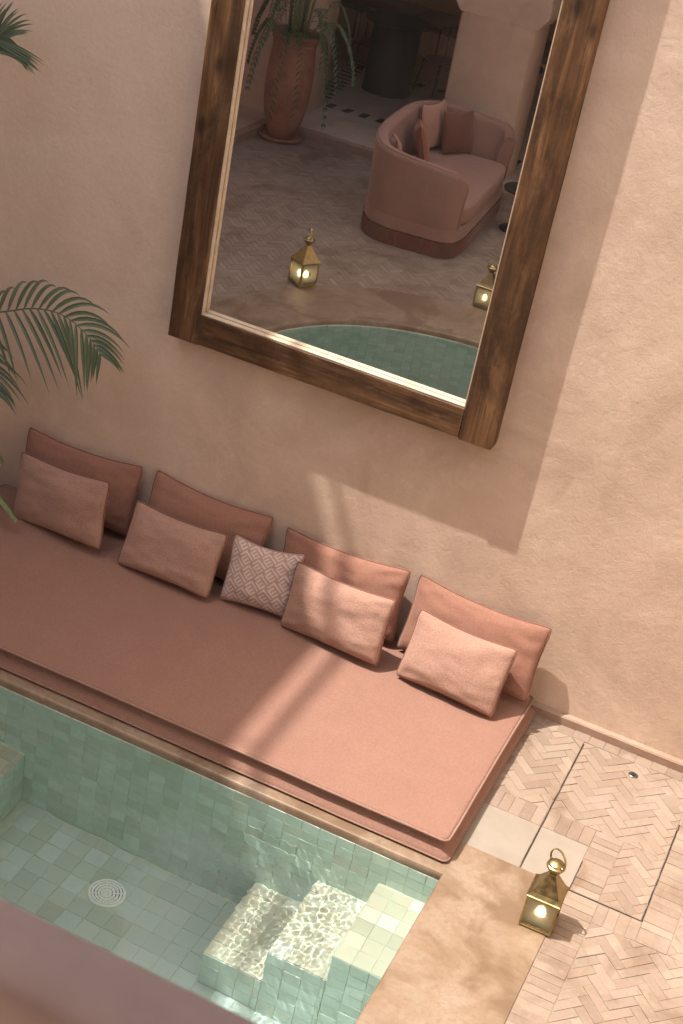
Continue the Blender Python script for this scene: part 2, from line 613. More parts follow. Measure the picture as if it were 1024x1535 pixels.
class Geo:
    """collects shapes for one mesh"""

    def __init__(s):
        s.v = []
        s.f = []

    def add(s, vs, fs):
        k = len(s.v)
        s.v += [tuple(v) for v in vs]
        s.f += [tuple(i + k for i in f) for f in fs]
        return s

    def box(s, x0, x1, y0, y1, z0, z1):
        vs = [(x0, y0, z0), (x1, y0, z0), (x1, y1, z0), (x0, y1, z0), (x0, y0, z1), (x1, y0, z1), (x1, y1, z1), (x0, y1, z1)]
        return s.add(vs, [(0, 3, 2, 1), (4, 5, 6, 7), (0, 1, 5, 4), (1, 2, 6, 5), (2, 3, 7, 6), (3, 0, 4, 7)])

    def cbox(s, x0, x1, y0, y1, z0, z1, c=.005):
        """box with chamfered edges"""
        pts = []
        for z, i in ((z0, c), (z0 + c, 0), (z1 - c, 0), (z1, c)):
            k = c if i == 0 else c
            xa, xb, ya, yb = x0 + i, x1 - i, y0 + i, y1 - i
            pts += [(xa + k, ya, z), (xb - k, ya, z), (xb, ya + k, z), (xb, yb - k, z), (xb - k, yb, z), (xa + k, yb, z), (xa, yb - k, z), (xa, ya + k, z)]
        fs = [tuple(range(7, -1, -1)), tuple(range(24, 32))]
        for r in range(3):
            for j in range(8):
                fs.append((r * 8 + j, r * 8 + (j + 1) % 8, (r + 1) * 8 + (j + 1) % 8, (r + 1) * 8 + j))
        return s.add(pts, fs)

    def lathe(s, prof, n=32, c=(0, 0), close=False):
        vs, fs = [], []
        for r, z in prof:
            for i in range(n):
                a = 2 * pi * i / n
                vs.append((c[0] + r * cos(a), c[1] + r * sin(a), z))
        for k in range(len(prof) - 1):
            for i in range(n):
                fs.append((k * n + i, k * n + (i + 1) % n, (k + 1) * n + (i + 1) % n, (k + 1) * n + i))
        if close:
            fs.append(tuple(range(n - 1, -1, -1)))
            fs.append(tuple(range((len(prof) - 1) * n, len(prof) * n)))
        return s.add(vs, fs)

    def tube(s, pts, r, n=8, closed=False, caps=True):
        pts = [Vector(p) for p in pts]
        N = len(pts)
        vs, fs = [], []
        up = Vector((0, 0, 1))
        prev = None
        for i, p in enumerate(pts):
            if closed:
                t = pts[(i + 1) % N] - pts[i - 1]
            else:
                t = pts[min(i + 1, N - 1)] - pts[max(i - 1, 0)]
            t.normalize()
            if prev is None:
                a = t.cross(up)
                if a.length < .1:
                    a = t.cross(Vector((1, 0, 0)))
            else:
                a = prev - t * prev.dot(t)
            a.normalize()
            prev = a
            b = t.cross(a)
            rr = r[i] if isinstance(r, (list, tuple)) else r
            for j in range(n):
                th = 2 * pi * j / n
                vs.append(p + a * rr * cos(th) + b * rr * sin(th))
        for i in range(N if closed else N - 1):
            for j in range(n):
                fs.append((i * n + j, i * n + (j + 1) % n, ((i + 1) % N) * n + (j + 1) % n, ((i + 1) % N) * n + j))
        if caps and not closed:
            fs.append(tuple(range(n - 1, -1, -1)))
            fs.append(tuple(range((N - 1) * n, N * n)))
        return s.add(vs, fs)

    def prism(s, poly, z0, z1, ch=.003):
        """polygon (counter-clockwise) to a block with chamfered top edge, open below"""
        n = len(poly)
        cx = sum(p[0] for p in poly) / n
        cy = sum(p[1] for p in poly) / n
        vs = [(p[0], p[1], z0) for p in poly] + [(p[0], p[1], z1 - ch) for p in poly]
        top = []
        for p in poly:
            d = Vector((cx - p[0], cy - p[1]))
            L = d.length
            d = d / L * min(ch * 1.3, L * .4) if L > 0 else d
            top.append((p[0] + d.x, p[1] + d.y, z1))
        vs += top
        fs = [tuple(range(2 * n, 3 * n))]
        for i in range(n):
            j = (i + 1) % n
            fs.append((i, j, n + j, n + i))
            fs.append((n + i, n + j, 2 * n + j, 2 * n + i))
        return s.add(vs, fs)

    def build(s, name, m_, parent=None, smooth=False):
        return mesh(name, s.v, s.f, m_, parent, smooth)


def autosmooth(o, ang=40):
    me = o.data
    me.polygons.foreach_set('use_smooth', [True] * len(me.polygons))
    try:
        me.set_sharp_from_angle(angle=radians(ang))
    except Exception:
        pass
    return o


def inview(p, margin=0.0):
    """pixels per metre if the point is inside the camera's picture, else 0"""
    d = Vector(p) - CAM
    x = sum(RC[0][i] * d[i] for i in range(3))
    y = sum(RC[1][i] * d[i] for i in range(3))
    z = sum(RC[2][i] * d[i] for i in range(3))
    if z <= .1:
        return 0
    u, v = FPX * x / z, FPX * y / z
    if abs(u) > 512 + margin or abs(v) > 767 + margin:
        return 0
    return FPX / z


# ================================================================== THE SETTING
# courtyard extents
XL, XR, YB = -7.45, 1.53, -9.5          # left face, right face, arcade face
PXL, PXR, PY0, PYC = -4.85, -1.072, -1.66, -3.31   # pool: sides, back edge, centre line of the rounded end
PCX, PA, PB, PEX = (PXL + PXR) / 2, (PXR - PXL) / 2, 1.80, 2.25


def pool_outline(off=0.0, offb=None, offy=None, n=48):
    """counter-clockwise outline seen from above, starting at the back-left corner going down the left side"""
    offb = off if offb is None else offb
    offy = off if offy is None else offy
    pts = [(PXL - off, PY0 + offb)]
    for k in range(1, 8):
        pts.append((PXL - off, PY0 + offb + (PYC - PY0 - offb) * k / 8))
    for k in range(n + 1):
        a = pi + pi * k / n
        cx_, sy_ = cos(a), sin(a)
        pts.append((PCX + (PA + off) * math.copysign(abs(cx_) ** (2 / PEX), cx_), PYC - (PB + offy) * abs(sy_) ** (2 / PEX)))
    for k in range(7, 0, -1):
        pts.append((PXR + off, PY0 + offb + (PYC - PY0 - offb) * k / 8))
    pts.append((PXR + off, PY0 + offb))
    for k in range(1, 16):
        t = k / 16
        pts.append((PXR + off + (PXL - PXR - 2 * off) * t, PY0 + offb))
    return pts


def inside_pool(x, y, off=0.0):
    if y > PY0 + off:
        return False
    if y > PYC:
        return PXL - off < x < PXR + off
    return (abs(x - PCX) / (PA + off)) ** PEX + (abs(y - PYC) / (PB + off)) ** PEX < 1


# ---- floor base (mortar bed), with the pool left open
g = Geo()
st = .1
xs = [round(-7.5 + st * i, 3) for i in range(93)]
ys = [round(-9.4 + st * i, 3) for i in range(96)]
ZB = -.0035
for i in range(len(xs) - 1):
    j = 0
    while j < len(ys) - 1:
        def ok(jj):
            return not any(inside_pool(xs[a], ys[b], .06) for a in (i, i + 1) for b in (jj, jj + 1))
        if not ok(j):
            j += 1
            continue
        j2 = j
        while j2 < len(ys) - 1 and ok(j2):
            j2 += 1
        g.add([(xs[i], ys[j], ZB), (xs[i + 1], ys[j], ZB), (xs[i + 1], ys[j2], ZB), (xs[i], ys[j2], ZB)], [(0, 1, 2, 3)])
        j = j2
floor = tag(g.build('floor', M['mortar']), kind='structure')

# ---- smooth plaster band round the pool (rounded inner lip)
inn = pool_outline()
out = pool_outline(.605, PY0 * -1 - 1.374, .80)
N = len(inn)
g = Geo()
rows = []


def lerp2(a, b, t):
    return (a[0] + (b[0] - a[0]) * t, a[1] + (b[1] - a[1]) * t)


def toward(a, b, d):
    L = sqrt((b[0] - a[0]) ** 2 + (b[1] - a[1]) ** 2)
    return lerp2(a, b, d / L)


ZS = .004
for d, z in ((.012, -.05), (0, -.045), (0, -.016), (.004, -.004), (.012, ZS - .001), (.022, ZS)):
    rows.append([(*(toward(a, b, d) if d else a), z) for a, b in zip(inn, out)])
for t in (.25, .5, .75):
    rows.append([(*lerp2(toward(a, b, .022), b, t), ZS) for a, b in zip(inn, out)])
rows.append([(*b, ZS) for b in out])
rows.append([(*b, -.03) for b in out])
vs = [v for r in rows for v in r]
fs = []
for k in range(len(rows) - 1):
    for i in range(N):
        fs.append((k * N + i, k * N + (i + 1) % N, (k + 1) * N + (i + 1) % N, (k + 1) * N + i)[::-1])
surround = mesh('pool_surround', vs, fs, M['surround'])
autosmooth(surround, 50)
tag(surround, kind='structure')

# ---- bricks --------------------------------------------------------------
BR_L, BR_W, JT = .160, .0545, .0022


def clip(poly, rect):
    x0, x1, y0, y1 = rect
    for ax, lim, sgn in ((0, x0, 1), (0, x1, -1), (1, y0, 1), (1, y1, -1)):
        res = []
        for i in range(len(poly)):
            a, b = poly[i], poly[(i + 1) % len(poly)]
            da, db = (a[ax] - lim) * sgn, (b[ax] - lim) * sgn
            if da >= 0:
                res.append(a)
            if da * db < 0:
                t = da / (da - db)
                res.append((a[0] + (b[0] - a[0]) * t, a[1] + (b[1] - a[1]) * t))
        poly = res
        if len(poly) < 3:
            return []
    return poly


def area(p):
    return abs(sum(p[i][0] * p[(i + 1) % len(p)][1] - p[(i + 1) % len(p)][0] * p[i][1] for i in range(len(p)))) / 2


bricks = []     # (polygon, z)


def herringbone(rect, ang=45, org=(0, 0), keep=None):
    a = radians(ang)
    ca, sa = cos(a), sin(a)
    W, L = BR_W + JT * .5, 3 * (BR_W + JT * .5)
    x0, x1, y0, y1 = rect
    cxr, cyr = (x0 + x1) / 2, (y0 + y1) / 2
    R_ = sqrt((x1 - x0) ** 2 + (y1 - y0) ** 2) / 2 + .3
    n = int(R_ / W) + 4
    lx, ly = (cxr - org[0]) * ca + (cyr - org[1]) * sa, -(cxr - org[0]) * sa + (cyr - org[1]) * ca
    ic, jc = round(lx / W), round(ly / W)
    for i in range(ic - n, ic + n):
        for j in range(jc - n, jc + n):
            k = (i - j) % 6
            if k == 0:
                bx = (i * W, i * W + L, j * W, j * W + W)
            elif k == 3:
                bx = (i * W, i * W + W, (j - 2) * W, (j - 2) * W + L)
            else:
                continue
            h = JT / 2
            q = [(bx[0] + h, bx[2] + h), (bx[1] - h, bx[2] + h), (bx[1] - h, bx[3] - h), (bx[0] + h, bx[3] - h)]
            ra = random.gauss(0, .008)
            mx, my = (bx[0] + bx[1]) / 2, (bx[2] + bx[3]) / 2
            q = [(mx + (p[0] - mx) * cos(ra) - (p[1] - my) * sin(ra) + random.uniform(-.0012, .0012), my + (p[0] - mx) * sin(ra) + (p[1] - my) * cos(ra) + random.uniform(-.0012, .0012)) for p in q]
            q = [(org[0] + p[0] * ca - p[1] * sa, org[1] + p[0] * sa + p[1] * ca) for p in q]
            if keep is not None:
                mxw, myw = sum(p[0] for p in q) / 4, sum(p[1] for p in q) / 4
                if not keep(mxw, myw):
                    continue
            q = clip(q, rect)
            if q and area(q) > .0006:
                bricks.append(q)


def courses(x0, x1, y0, y1, along, step=None):
    """bricks laid side by side; along = axis in which they repeat"""
    step = step or (BR_W + JT)
    a0, a1 = (x0, x1) if along == 'x' else (y0, y1)
    n = max(1, round((a1 - a0) / step))
    stp = (a1 - a0) / n
    for k in range(n):
        j = lambda: random.uniform(-.0015, .0015)
        s0, s1 = a0 + k * stp + JT / 2 + j(), a0 + (k + 1) * stp - JT / 2 + j()
        if along == 'x':
            bricks.append([(s0, y0 + JT / 2 + j()), (s1, y0 + JT / 2 + j()), (s1, y1 - JT / 2 + j()), (s0, y1 - JT / 2 + j())])
        else:
            bricks.append([(x0 + JT / 2 + j(), s0), (x1 - JT / 2 + j(), s0), (x1 - JT / 2 + j(), s1), (x0 + JT / 2 + j(), s1)])


HX0, HX1, HY0, HY1 = -.735, -.060, -1.374, -.112     # hatch
G = .005
herringbone((-1.12, HX0 - G, -.832, -.112), 45, (-.9, -.5))
courses(-1.12, HX0 - G, -.985, -.832, 'x', .062)
herringbone((HX0 + G, HX1 - G, -.832, -.112), 45, (-.31, -.47))
courses(HX0 + G, -.457, -.985, -.832, 'x', .062)
courses(-.455, -.30, -.985, -.832, 'y')
courses(-.455, -.30, HY0 + G, -.985, 'y')
herringbone((-.30, HX1 - G, HY0 + G, -.832), 45, (-.33, -.47))
courses(-1.2, 1.5, -.110, -.030, 'x', .098)
courses(HX1 + G, .112, -1.534, -.112, 'y')
courses(-.29, HX1 - G + .01, -1.534, HY0 - G, 'x')
courses(-.462, -.292, -3.4, HY0 - G, 'y')
herringbone((.114, 1.5, -1.534, -.112), 45, (-.31, -.47))
herringbone((-.29, 1.5, -3.4, -1.536), 45, (-.05, -1.9))
near_count = len(bricks)
# the rest of the courtyard, mostly met in the mirror
BR_L, BR_W, JT = .160, .0540, .0030


def keep_far(x, y):
    return not inside_pool(x, y, .62)


herringbone((-7.4, 1.5, -9.2, -3.402), 45, (-2.96, -6.0), keep_far)
herringbone((-7.4, -5.46, -3.402, -.02), 45, (-6.5, -2.0), keep_far)

scored = []
for idx, q in enumerate(bricks):
    cx_ = sum(p[0] for p in q) / len(q)
    cy_ = sum(p[1] for p in q) / len(q)
    v = inview((cx_, cy_, 0), 10) if idx < near_count else 0
    hid = cx_ < -1.08 and cy_ > -1.6
    scored.append((0 if hid else v * sqrt(area(q)), idx))
scored.sort(reverse=True)
chosen = {i for s_, i in scored[:300] if s_ > 0}
rest = Geo()
for idx, q in enumerate(bricks):
    if sum((q[(i + 1) % len(q)][0] - q[i][0]) * (q[(i + 1) % len(q)][1] + q[i][1]) for i in range(len(q))) > 0:
        q = q[::-1]
    zt = random.gauss(0, .0011)
    if idx in chosen:
        cx_ = sum(p[0] for p in q) / len(q)
        cy_ = sum(p[1] for p in q) / len(q)
        gg = Geo().prism([(p[0] - cx_, p[1] - cy_) for p in q], -.011, 0.0, .0014)
        b_ = gg.build('brick', M['brick'], floor)
        b_.location = (cx_, cy_, zt)
        b_.rotation_euler = (random.gauss(0, .006), random.gauss(0, .006), 0)
    else:
        rest.prism(q, -.011, zt * (.5 if idx >= near_count else 1), .0012)
tag(rest.build('brick_paving', M['brick_field'], floor), kind='stuff')

# ---- stone slabs, hatch seams, drain
for x0, x1 in ((-1.13, HX0 - G), (HX0 + G, -.459)):
    g = Geo().prism([(x0, HY0 + G), (x1, HY0 + G), (x1, -.988), (x0, -.988)], -.011, .0005, .0016)
    g.build('stone_slab', M['slab'], floor)


def seam(pts, w=.0032):
    g = Geo()
    for (x0, y0), (x1, y1) in zip(pts[:-1], pts[1:]):
        n = max(2, int(sqrt((x1 - x0) ** 2 + (y1 - y0) ** 2) / .05))
        dx, dy = x1 - x0, y1 - y0
        L = sqrt(dx * dx + dy * dy)
        nx, ny = -dy / L, dx / L
        for k in range(n):
            t0, t1 = k / n, (k + 1) / n
            w0 = w * random.uniform(.7, 1.2)
            o = random.uniform(-.0012, .0012)
            p = [(x0 + dx * t0 + nx * (o - w0), y0 + dy * t0 + ny * (o - w0)), (x0 + dx * t1 + nx * (o - w0), y0 + dy * t1 + ny * (o - w0)), (x0 + dx * t1 + nx * (o + w0), y0 + dy * t1 + ny * (o + w0)), (x0 + dx * t0 + nx * (o + w0), y0 + dy * t0 + ny * (o + w0))]
            g.prism(p, -.011, .0012, .0004)
    return g


seam([(HX0, HY1 - .02), (HX0, HY0)]).build('hatch_edging', M['dark_metal'], floor)
seam([(HX1, -.50), (HX1, HY0), (-.445, HY0)]).build('hatch_edging', M['dark_metal'], floor)
seam([(-.445, HY0), (-1.08, HY0)], .0028).build('hatch_edging', M['dark_metal'], floor)
seam([(-.457, HY0), (-.457, -1.12)], .0016).build('hatch_edging', M['dark_metal'], floor)
g = Geo().lathe([(.028, -.005), (.028, .005), (.024, .008), (.020, .006), (0.0005, .0065)], 24, (-.403, -.233))
dr = autosmooth(g.build('floor_drain', M['steel']))
tag(dr, 'small round metal drain cap set in the herringbone bricks by the wall', 'drain')
g = Geo()
for k in range(5):
    y = -.233 + (k - 2) * .007
    w = sqrt(max(0, .018 ** 2 - (y + .233) ** 2))
    g.box(-.403 - w, -.403 + w, y - .0012, y + .0012, .0068, .0078)
g.build('drain_slot', M['dark_metal'], dr)

# ---- walls
g = Geo()
nx, nz = 60, 45
vs = []
W0, W1, H1 = -10.0, XR, 5.9
for j in range(nz + 1):
    for i in range(nx + 1):
        x, z = W0 + (W1 - W0) * i / nx, -1.3 + (H1 + 1.3) * j / nz
        y = .006 * noise.noise(Vector((x * .7, z * .7, 3.3)))
        vs.append((x, min(y, .004), z))
fs = [(j * (nx + 1) + i, j * (nx + 1) + i + 1, (j + 1) * (nx + 1) + i + 1, (j + 1) * (nx + 1) + i) for j in range(nz) for i in range(nx)]
k = len(vs)
vs += [(W0, .35, -1.3), (W1, .35, -1.3), (W1, .35, H1), (W0, .35, H1)]
fs += [(k + 1, k, k + 3, k + 2), (nz * (nx + 1), nz * (nx + 1) + nx, k + 2, k + 3)]
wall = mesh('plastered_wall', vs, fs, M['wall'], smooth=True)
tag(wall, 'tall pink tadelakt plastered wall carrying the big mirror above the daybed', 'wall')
# clay skirting at its foot
g = Geo()
n = 40
rows = []
for i in range(n + 1):
    x = -1.25 + (XR + 1.25) * i / n
    j = .002 * noise.noise(Vector((x * 6, 0, 9)))
    rows.append([(x, -.034 + j, -.01), (x, -.036 + j, .052 + j), (x, -.029 + j, .062 + j), (x, .0, .066), (x, .02, .066)])
vs = [p for r in rows for p in r]
fs = [(i * 5 + k, (i + 1) * 5 + k, (i + 1) * 5 + k + 1, i * 5 + k + 1) for i in range(n) for k in range(4)]
sk = autosmooth(mesh('skirting', vs, fs, M['skirt'], wall), 25)

ZL = 11.4                # height of the wall that shades the left half of the court
# left building: solid up the height, open to a side arcade at the far end
g = Geo()
g.box(-7.85, XL, -6.9, -.004, -1.3, ZL)
g.box(-7.85, XL, -14.5, -6.902, 2.7, ZL)
o = tag(g.build('left_wall', M['wall_plain']), kind='structure')
# unseen pipe added above its top edge to cast a thin shadow band
g = Geo().tube([(XL, -9.3, ZL + .33), (XL, -6, ZL + .33), (XL, -3, ZL + .33), (XL, -.1, ZL + .33)], .036, 10)
for y in (-9.2, -6.4, -3.6, -.9):
    g.tube([(XL - .12, y, ZL), (XL - .02, y, ZL + .32)], .012, 6)
tag(g.build('added_shadow_pipe', M['dark_metal']), kind='structure')
# right building face in full sun, upper back wall
g = Geo().box(XR, XR + .4, -10, .35, -1.3, 7.2)
tag(g.build('right_wall', M['wall_plain']), kind='structure')
g = Geo().box(-10, XR, -10.0, YB, 3.6, 5.2)
tag(g.build('upper_back_wall', M['wall_plain']), kind='structure')

# ---- arcade at the back (met in the mirror)
ZA = .09
g = Geo()
g.box(-10, XR, -15.0, -9.28, -.02, ZA)
g.box(-10, XL, -9.279, -6.9, -.02, ZA)
af = tag(g.build('arcade_floor', M['arc_floor']), kind='structure')
# brick edge of the step
g = Geo()
x = -7.44
while x < 1.4:
    L = .16 + random.uniform(-.004, .004)
    g.prism([(x, -9.277), (x + L - .005, -9.277), (x + L - .005, -9.165 + random.uniform(-.002, .002)), (x, -9.165)], -.02, ZA + .004 + random.gauss(0, .001), .006)
    x += L
y = -9.16
while y < -6.95:
    g.prism([(-7.449, y), (-7.34, y), (-7.34, y + .155), (-7.449, y + .155)], -.02, ZA + .004 + random.gauss(0, .001), .006)
    y += .16
st_ = g.build('step_edge', M['skirt'], af)
# black inlay dashes
dash = Geo().prism([(-.05, -.10), (.05, -.10), (.05, .10), (-.05, .10)], -.01, .004, .001)
d0 = None


def put_dash(x, y, rz, sx=1.0, sy=1.0):
    global d0
    if d0 is None:
        d0 = dash.build('inlay_tile', M['inlay'], af)
        o_ = d0
    else:
        o_ = d0.copy()
        COL.objects.link(o_)
        o_.parent = af
    o_.location = (x, y, ZA)
    o_.rotation_euler = (0, 0, rz)
    o_.scale = (sx, sy, 1)


for k in range(20):
    put_dash(-7.12 + k * .225 + random.uniform(-.01, .01), -10.42, random.gauss(0, .03), 1, .95)
for k in range(14):
    put_dash(-7.36 + random.uniform(-.01, .01) - k * .028, -10.55 - k * .17, pi / 2 + .1, .62, 1.25)
for k in range(9):
    put_dash(-7.62 + k * .30, -12.5, 0, 1, .8)

# piers and arches
def pier(x0, x1, y0, y1, label, impost=True):
    r = empty('arcade_pier', ((x0 + x1) / 2, (y0 + y1) / 2, ZA))
    cx0, cy0 = (x0 + x1) / 2, (y0 + y1) / 2
    w, d = (x1 - x0) / 2, (y1 - y0) / 2
    g = Geo()
    n = 24
    rows = []
    c = .03
    for k in range(n + 1):
        z = -.1 + 1.86 * k / n
        j = lambda s_: .007 * noise.noise(Vector((x0 + s_, z * 2.2, s_)))
        rows.append([(-w + j(1), -d + c, z), (-w + c, -d + j(2), z), (w - c, -d + j(3), z), (w + j(4), -d + c, z), (w + j(5), d - c, z), (w - c, d + j(6), z), (-w + c, d + j(7), z), (-w + j(8), d - c, z)])
    vs = [p for r_ in rows for p in r_]
    fs = [(k * 8 + i, k * 8 + (i + 1) % 8, (k + 1) * 8 + (i + 1) % 8, (k + 1) * 8 + i) for k in range(n) for i in range(8)]
    s_ = mesh('shaft', vs, fs, M['pier'], r)
    autosmooth(s_, 60)
    prof = [(0, 1.74), (.02, 1.745), (.035, 1.77), (.06, 1.80), (.11, 1.87), (.125, 1.92), (.125, 2.02), (.11, 2.05), (.11, 3.6)]
    rows = []
    for e, z in prof:
        W, D = w + e, d + (.0 if z < 1.74 else .004)
        rows.append([(-W, -D, z), (W, -D, z), (W, D, z), (-W, D, z)])
    vs = [p for r_ in rows for p in r_]
    fs = [(k * 4 + i, k * 4 + (i + 1) % 4, (k + 1) * 4 + (i + 1) % 4, (k + 1) * 4 + i) for k in range(len(prof) - 1) for i in range(4)] + [(3, 2, 1, 0)]
    mesh('impost', vs, fs, M['pier'], r)
    return tag(r, label, 'pier')


pier(-5.42, -4.53, -10.08, YB, 'plastered arcade pier with bracket capital rising behind the sofa')
pier(-9.3, -7.20, -10.35, -9.40, 'plain plaster pier standing behind the tall terracotta pot')
pier(-1.9, -1.0, -10.08, YB, 'plastered arcade pier on the right beyond the mirror view')


def arch(x0, x1, parent_name='arch'):
    cxa, rx = (x0 + x1) / 2, (x1 - x0) / 2 + .01
    g = Geo()
    n = 20
    top = 3.6
    for yy, flip in ((-9.60, 0), (-9.95, 1)):
        pts = [(cxa - rx * cos(pi * k / n), yy, 2.05 + min(rx, 1.35) * sin(pi * k / n)) for k in range(n + 1)]
        vs = pts + [(p[0], yy, top) for p in pts]
        fs = [(i, i + 1, n + 2 + i, n + 1 + i) for i in range(n)]
        g.add(vs, [f[::-1] for f in fs] if flip == 0 else fs)
    pts = [(cxa - rx * cos(pi * k / n), 2.05 + min(rx, 1.35) * sin(pi * k / n)) for k in range(n + 1)]
    vs = [(p[0], -9.60, p[1]) for p in pts] + [(p[0], -9.95, p[1]) for p in pts]
    g.add(vs, [(i, i + 1, n + 2 + i, n + 1 + i) for i in range(n)])
    return tag(g.build(parent_name, M['pier']), kind='structure')


arch(-7.09, -5.53)
arch(-4.42, -2.0)
arch(-.90, XR)
# room behind the arcade
g = Geo()
g.box(-10.3, XR + .4, -15.3, -15.0, -.1, 3.7)
g.box(-10.3, -10.0, -15.0, .3, -.1, 3.7)
g.box(XR, XR + .3, -15.0, -10.0, -.1, 3.7)
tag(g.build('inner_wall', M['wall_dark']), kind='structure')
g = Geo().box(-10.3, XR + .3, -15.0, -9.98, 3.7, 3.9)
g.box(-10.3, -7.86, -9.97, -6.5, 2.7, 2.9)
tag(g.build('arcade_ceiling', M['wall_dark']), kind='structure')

# ---- balcony the picture is taken from
g = Geo().box(-1.3, XR - .002, -9.49, -6.70, 3.15, 3.4)
tag(g.build('balcony_slab', M['wall_plain']), kind='structure')
g = Geo()
n = 30
prof = [(-6.850, 3.401), (-6.850, 4.335), (-6.846, 4.352), (-6.836, 4.36), (-6.80, 4.363), (-6.77, 4.362), (-6.758, 4.358), (-6.752, 4.346), (-6.752, 3.401)]
vs = []
for i in range(n + 1):
    x = -1.3 + (XR - .004 + 1.3) * i / n
    j = .002 * noise.noise(Vector((x * 3, 1, 1)))
    vs += [(x, y + j, z + j * .6) for y, z in prof]
kk = len(prof)
fs = [(i * kk + k + 1, i * kk + k, (i + 1) * kk + k, (i + 1) * kk + k + 1)[::-1] for i in range(n) for k in range(kk - 1)]
fs += [tuple(range(kk)), tuple(range(n * kk + kk - 1, n * kk - 1, -1))]
pp = mesh('parapet', vs, fs, M['parapet'], smooth=False)
autosmooth(pp, 50)
tag(pp, 'dusky rose parapet top in the near corner, out of focus', 'parapet')
g = Geo().box(-1.75, XR - .002, -9.49, -6.72, 6.4, 6.52)  # unseen roof slab, added to keep the parapet in shade
tag(g.build('added_shade_roof', M['wall_plain']), kind='structure')

# ================================================================== POOL
ZW, ZFL = -.056, -1.268
g = Geo()
ol = pool_outline(.0035)
n = len(ol)
vs = [(p[0], p[1], -.03) for p in ol] + [(p[0], p[1], ZFL - .0035) for p in ol]
fs = [(i, (i + 1) % n, n + (i + 1) % n, n + i)[::-1] for i in range(n)] + [tuple(range(n, 2 * n))]
pool = tag(g.add(vs, fs).build('swimming_pool', M['grout']), kind='structure')

# tile spec: (centre, u axis, v axis, normal, w, h, kind)
tiles = []
TS, TJ = .103, .0012


def tile_grid(o, u, v, nrm, W, H, kind, ts=TS, off=(0.0, 0.0), lim=None):
    o, u, v, nrm = Vector(o), Vector(u), Vector(v), Vector(nrm)
    na, nb = int(W / ts) + 2, int(H / ts) + 2
    for i in range(-1, na):
        for j in range(-1, nb):
            a0, a1 = max(0, i * ts + off[0]), min(W, (i + 1) * ts + off[0])
            b0, b1 = max(0, j * ts + off[1]), min(H, (j + 1) * ts + off[1])
            if a1 - a0 < .015 or b1 - b0 < .015:
                continue
            c = o + u * ((a0 + a1) / 2) + v * ((b0 + b1) / 2)
            if lim and not lim(c):
                continue
            tiles.append((c, u, v, nrm, a1 - a0 - TJ, b1 - b0 - TJ, kind))


X, Y, Z = (1, 0, 0), (0, 1, 0), (0, 0, 1)
# back wall below the coping
tile_grid((PXL, PY0, -.048), X, (0, 0, -1), (0, -1, 0), PXR - PXL, -ZFL - .048, 'w')
# right wall, left wall
tile_grid((PXR, PY0 - .01, -.048), (0, -1, 0), (0, 0, -1), (-1, 0, 0), PY0 - PYC, -ZFL - .048, 'w')
tile_grid((PXL, PYC, -.048), (0, 1, 0), (0, 0, -1), (1, 0, 0), PY0 - PYC - .01, -ZFL - .048, 'w')
# rounded end
arcp = [(PCX + PA * math.copysign(abs(cos(pi + pi * k / 64)) ** (2 / PEX), cos(pi + pi * k / 64)), PYC - PB * abs(sin(pi + pi * k / 64)) ** (2 / PEX)) for k in range(65)]
for (x0, y0), (x1, y1) in zip(arcp[:-1], arcp[1:]):
    L = sqrt((x1 - x0) ** 2 + (y1 - y0) ** 2)
    u = Vector(((x1 - x0) / L, (y1 - y0) / L, 0))
    tile_grid((x0, y0, -.048), u, (0, 0, -1), (-u.y, u.x, 0), L, -ZFL - .048, 'w', max(L, .06) if L < .14 else TS)
# steps: x0, x1, top
SY0, SY1 = PY0 - .01, -2.262
STEPS = [(-1.382, PXR, -.341), (-1.716, -1.382, -.612), (-2.062, -1.716, -.936)]
prev_z = None
for i, (x0, x1, zt) in enumerate(STEPS):
    zl = ZFL if i == 2 else STEPS[i + 1][2]
    tile_grid((x0, SY1, zt), X, Y, Z, x1 - x0 - .003, SY0 - SY1, 's', TS, (0, .002))
    tile_grid((x0, SY1, zt - .008), (0, 1, 0), (0, 0, -1), (-1, 0, 0), SY0 - SY1, zt - zl - .008, 'w')
    tile_grid((x0, SY1, zt - .008), X, (0, 0, -1), (0, -1, 0), x1 - x0 - .003, zt - ZFL - .008, 'w', TS, (0, 0))
    g = Geo().box(x0 + .0035, x1 + .002, SY1 + .0035, PY0 + .002, ZFL - .02, zt - .0035)
    g.build('step', M['grout'], pool)
# left bench
LBX, LBY, LBZ = -3.57, -2.6, -.70
tile_grid((PXL + .01, LBY, LBZ), X, Y, Z, LBX - PXL - .01, SY0 - LBY, 's')
tile_grid((LBX, SY0, LBZ - .008), (0, -1, 0), (0, 0, -1), (1, 0, 0), SY0 - LBY, LBZ - ZFL - .008, 'w')
tile_grid((PXL + .01, LBY, LBZ - .008), X, (0, 0, -1), (0, -1, 0), LBX - PXL - .01, LBZ - ZFL - .008, 'w')
Geo().box(PXL + .002, LBX - .0035, LBY + .0035, PY0 + .002, ZFL - .02, LBZ - .0035).build('bench', M['grout'], pool)
# floor
DRX, DRY = -2.78, -2.005


def floor_ok(c):
    if not inside_pool(c.x, c.y, -.02):
        return False
    if c.x > STEPS[2][0] - .02 and c.y > SY1 - .02:
        return False
    if c.x < LBX + .02 and c.y > LBY - .02:
        return False
    return (c.x - DRX) ** 2 + (c.y - DRY) ** 2 > .095 ** 2


tile_grid((PXL, PYC - PB, ZFL), X, Y, Z, PXR - PXL, PY0 - PYC + PB - .01, 'f', TS * 1.16, (.03, .02), floor_ok)


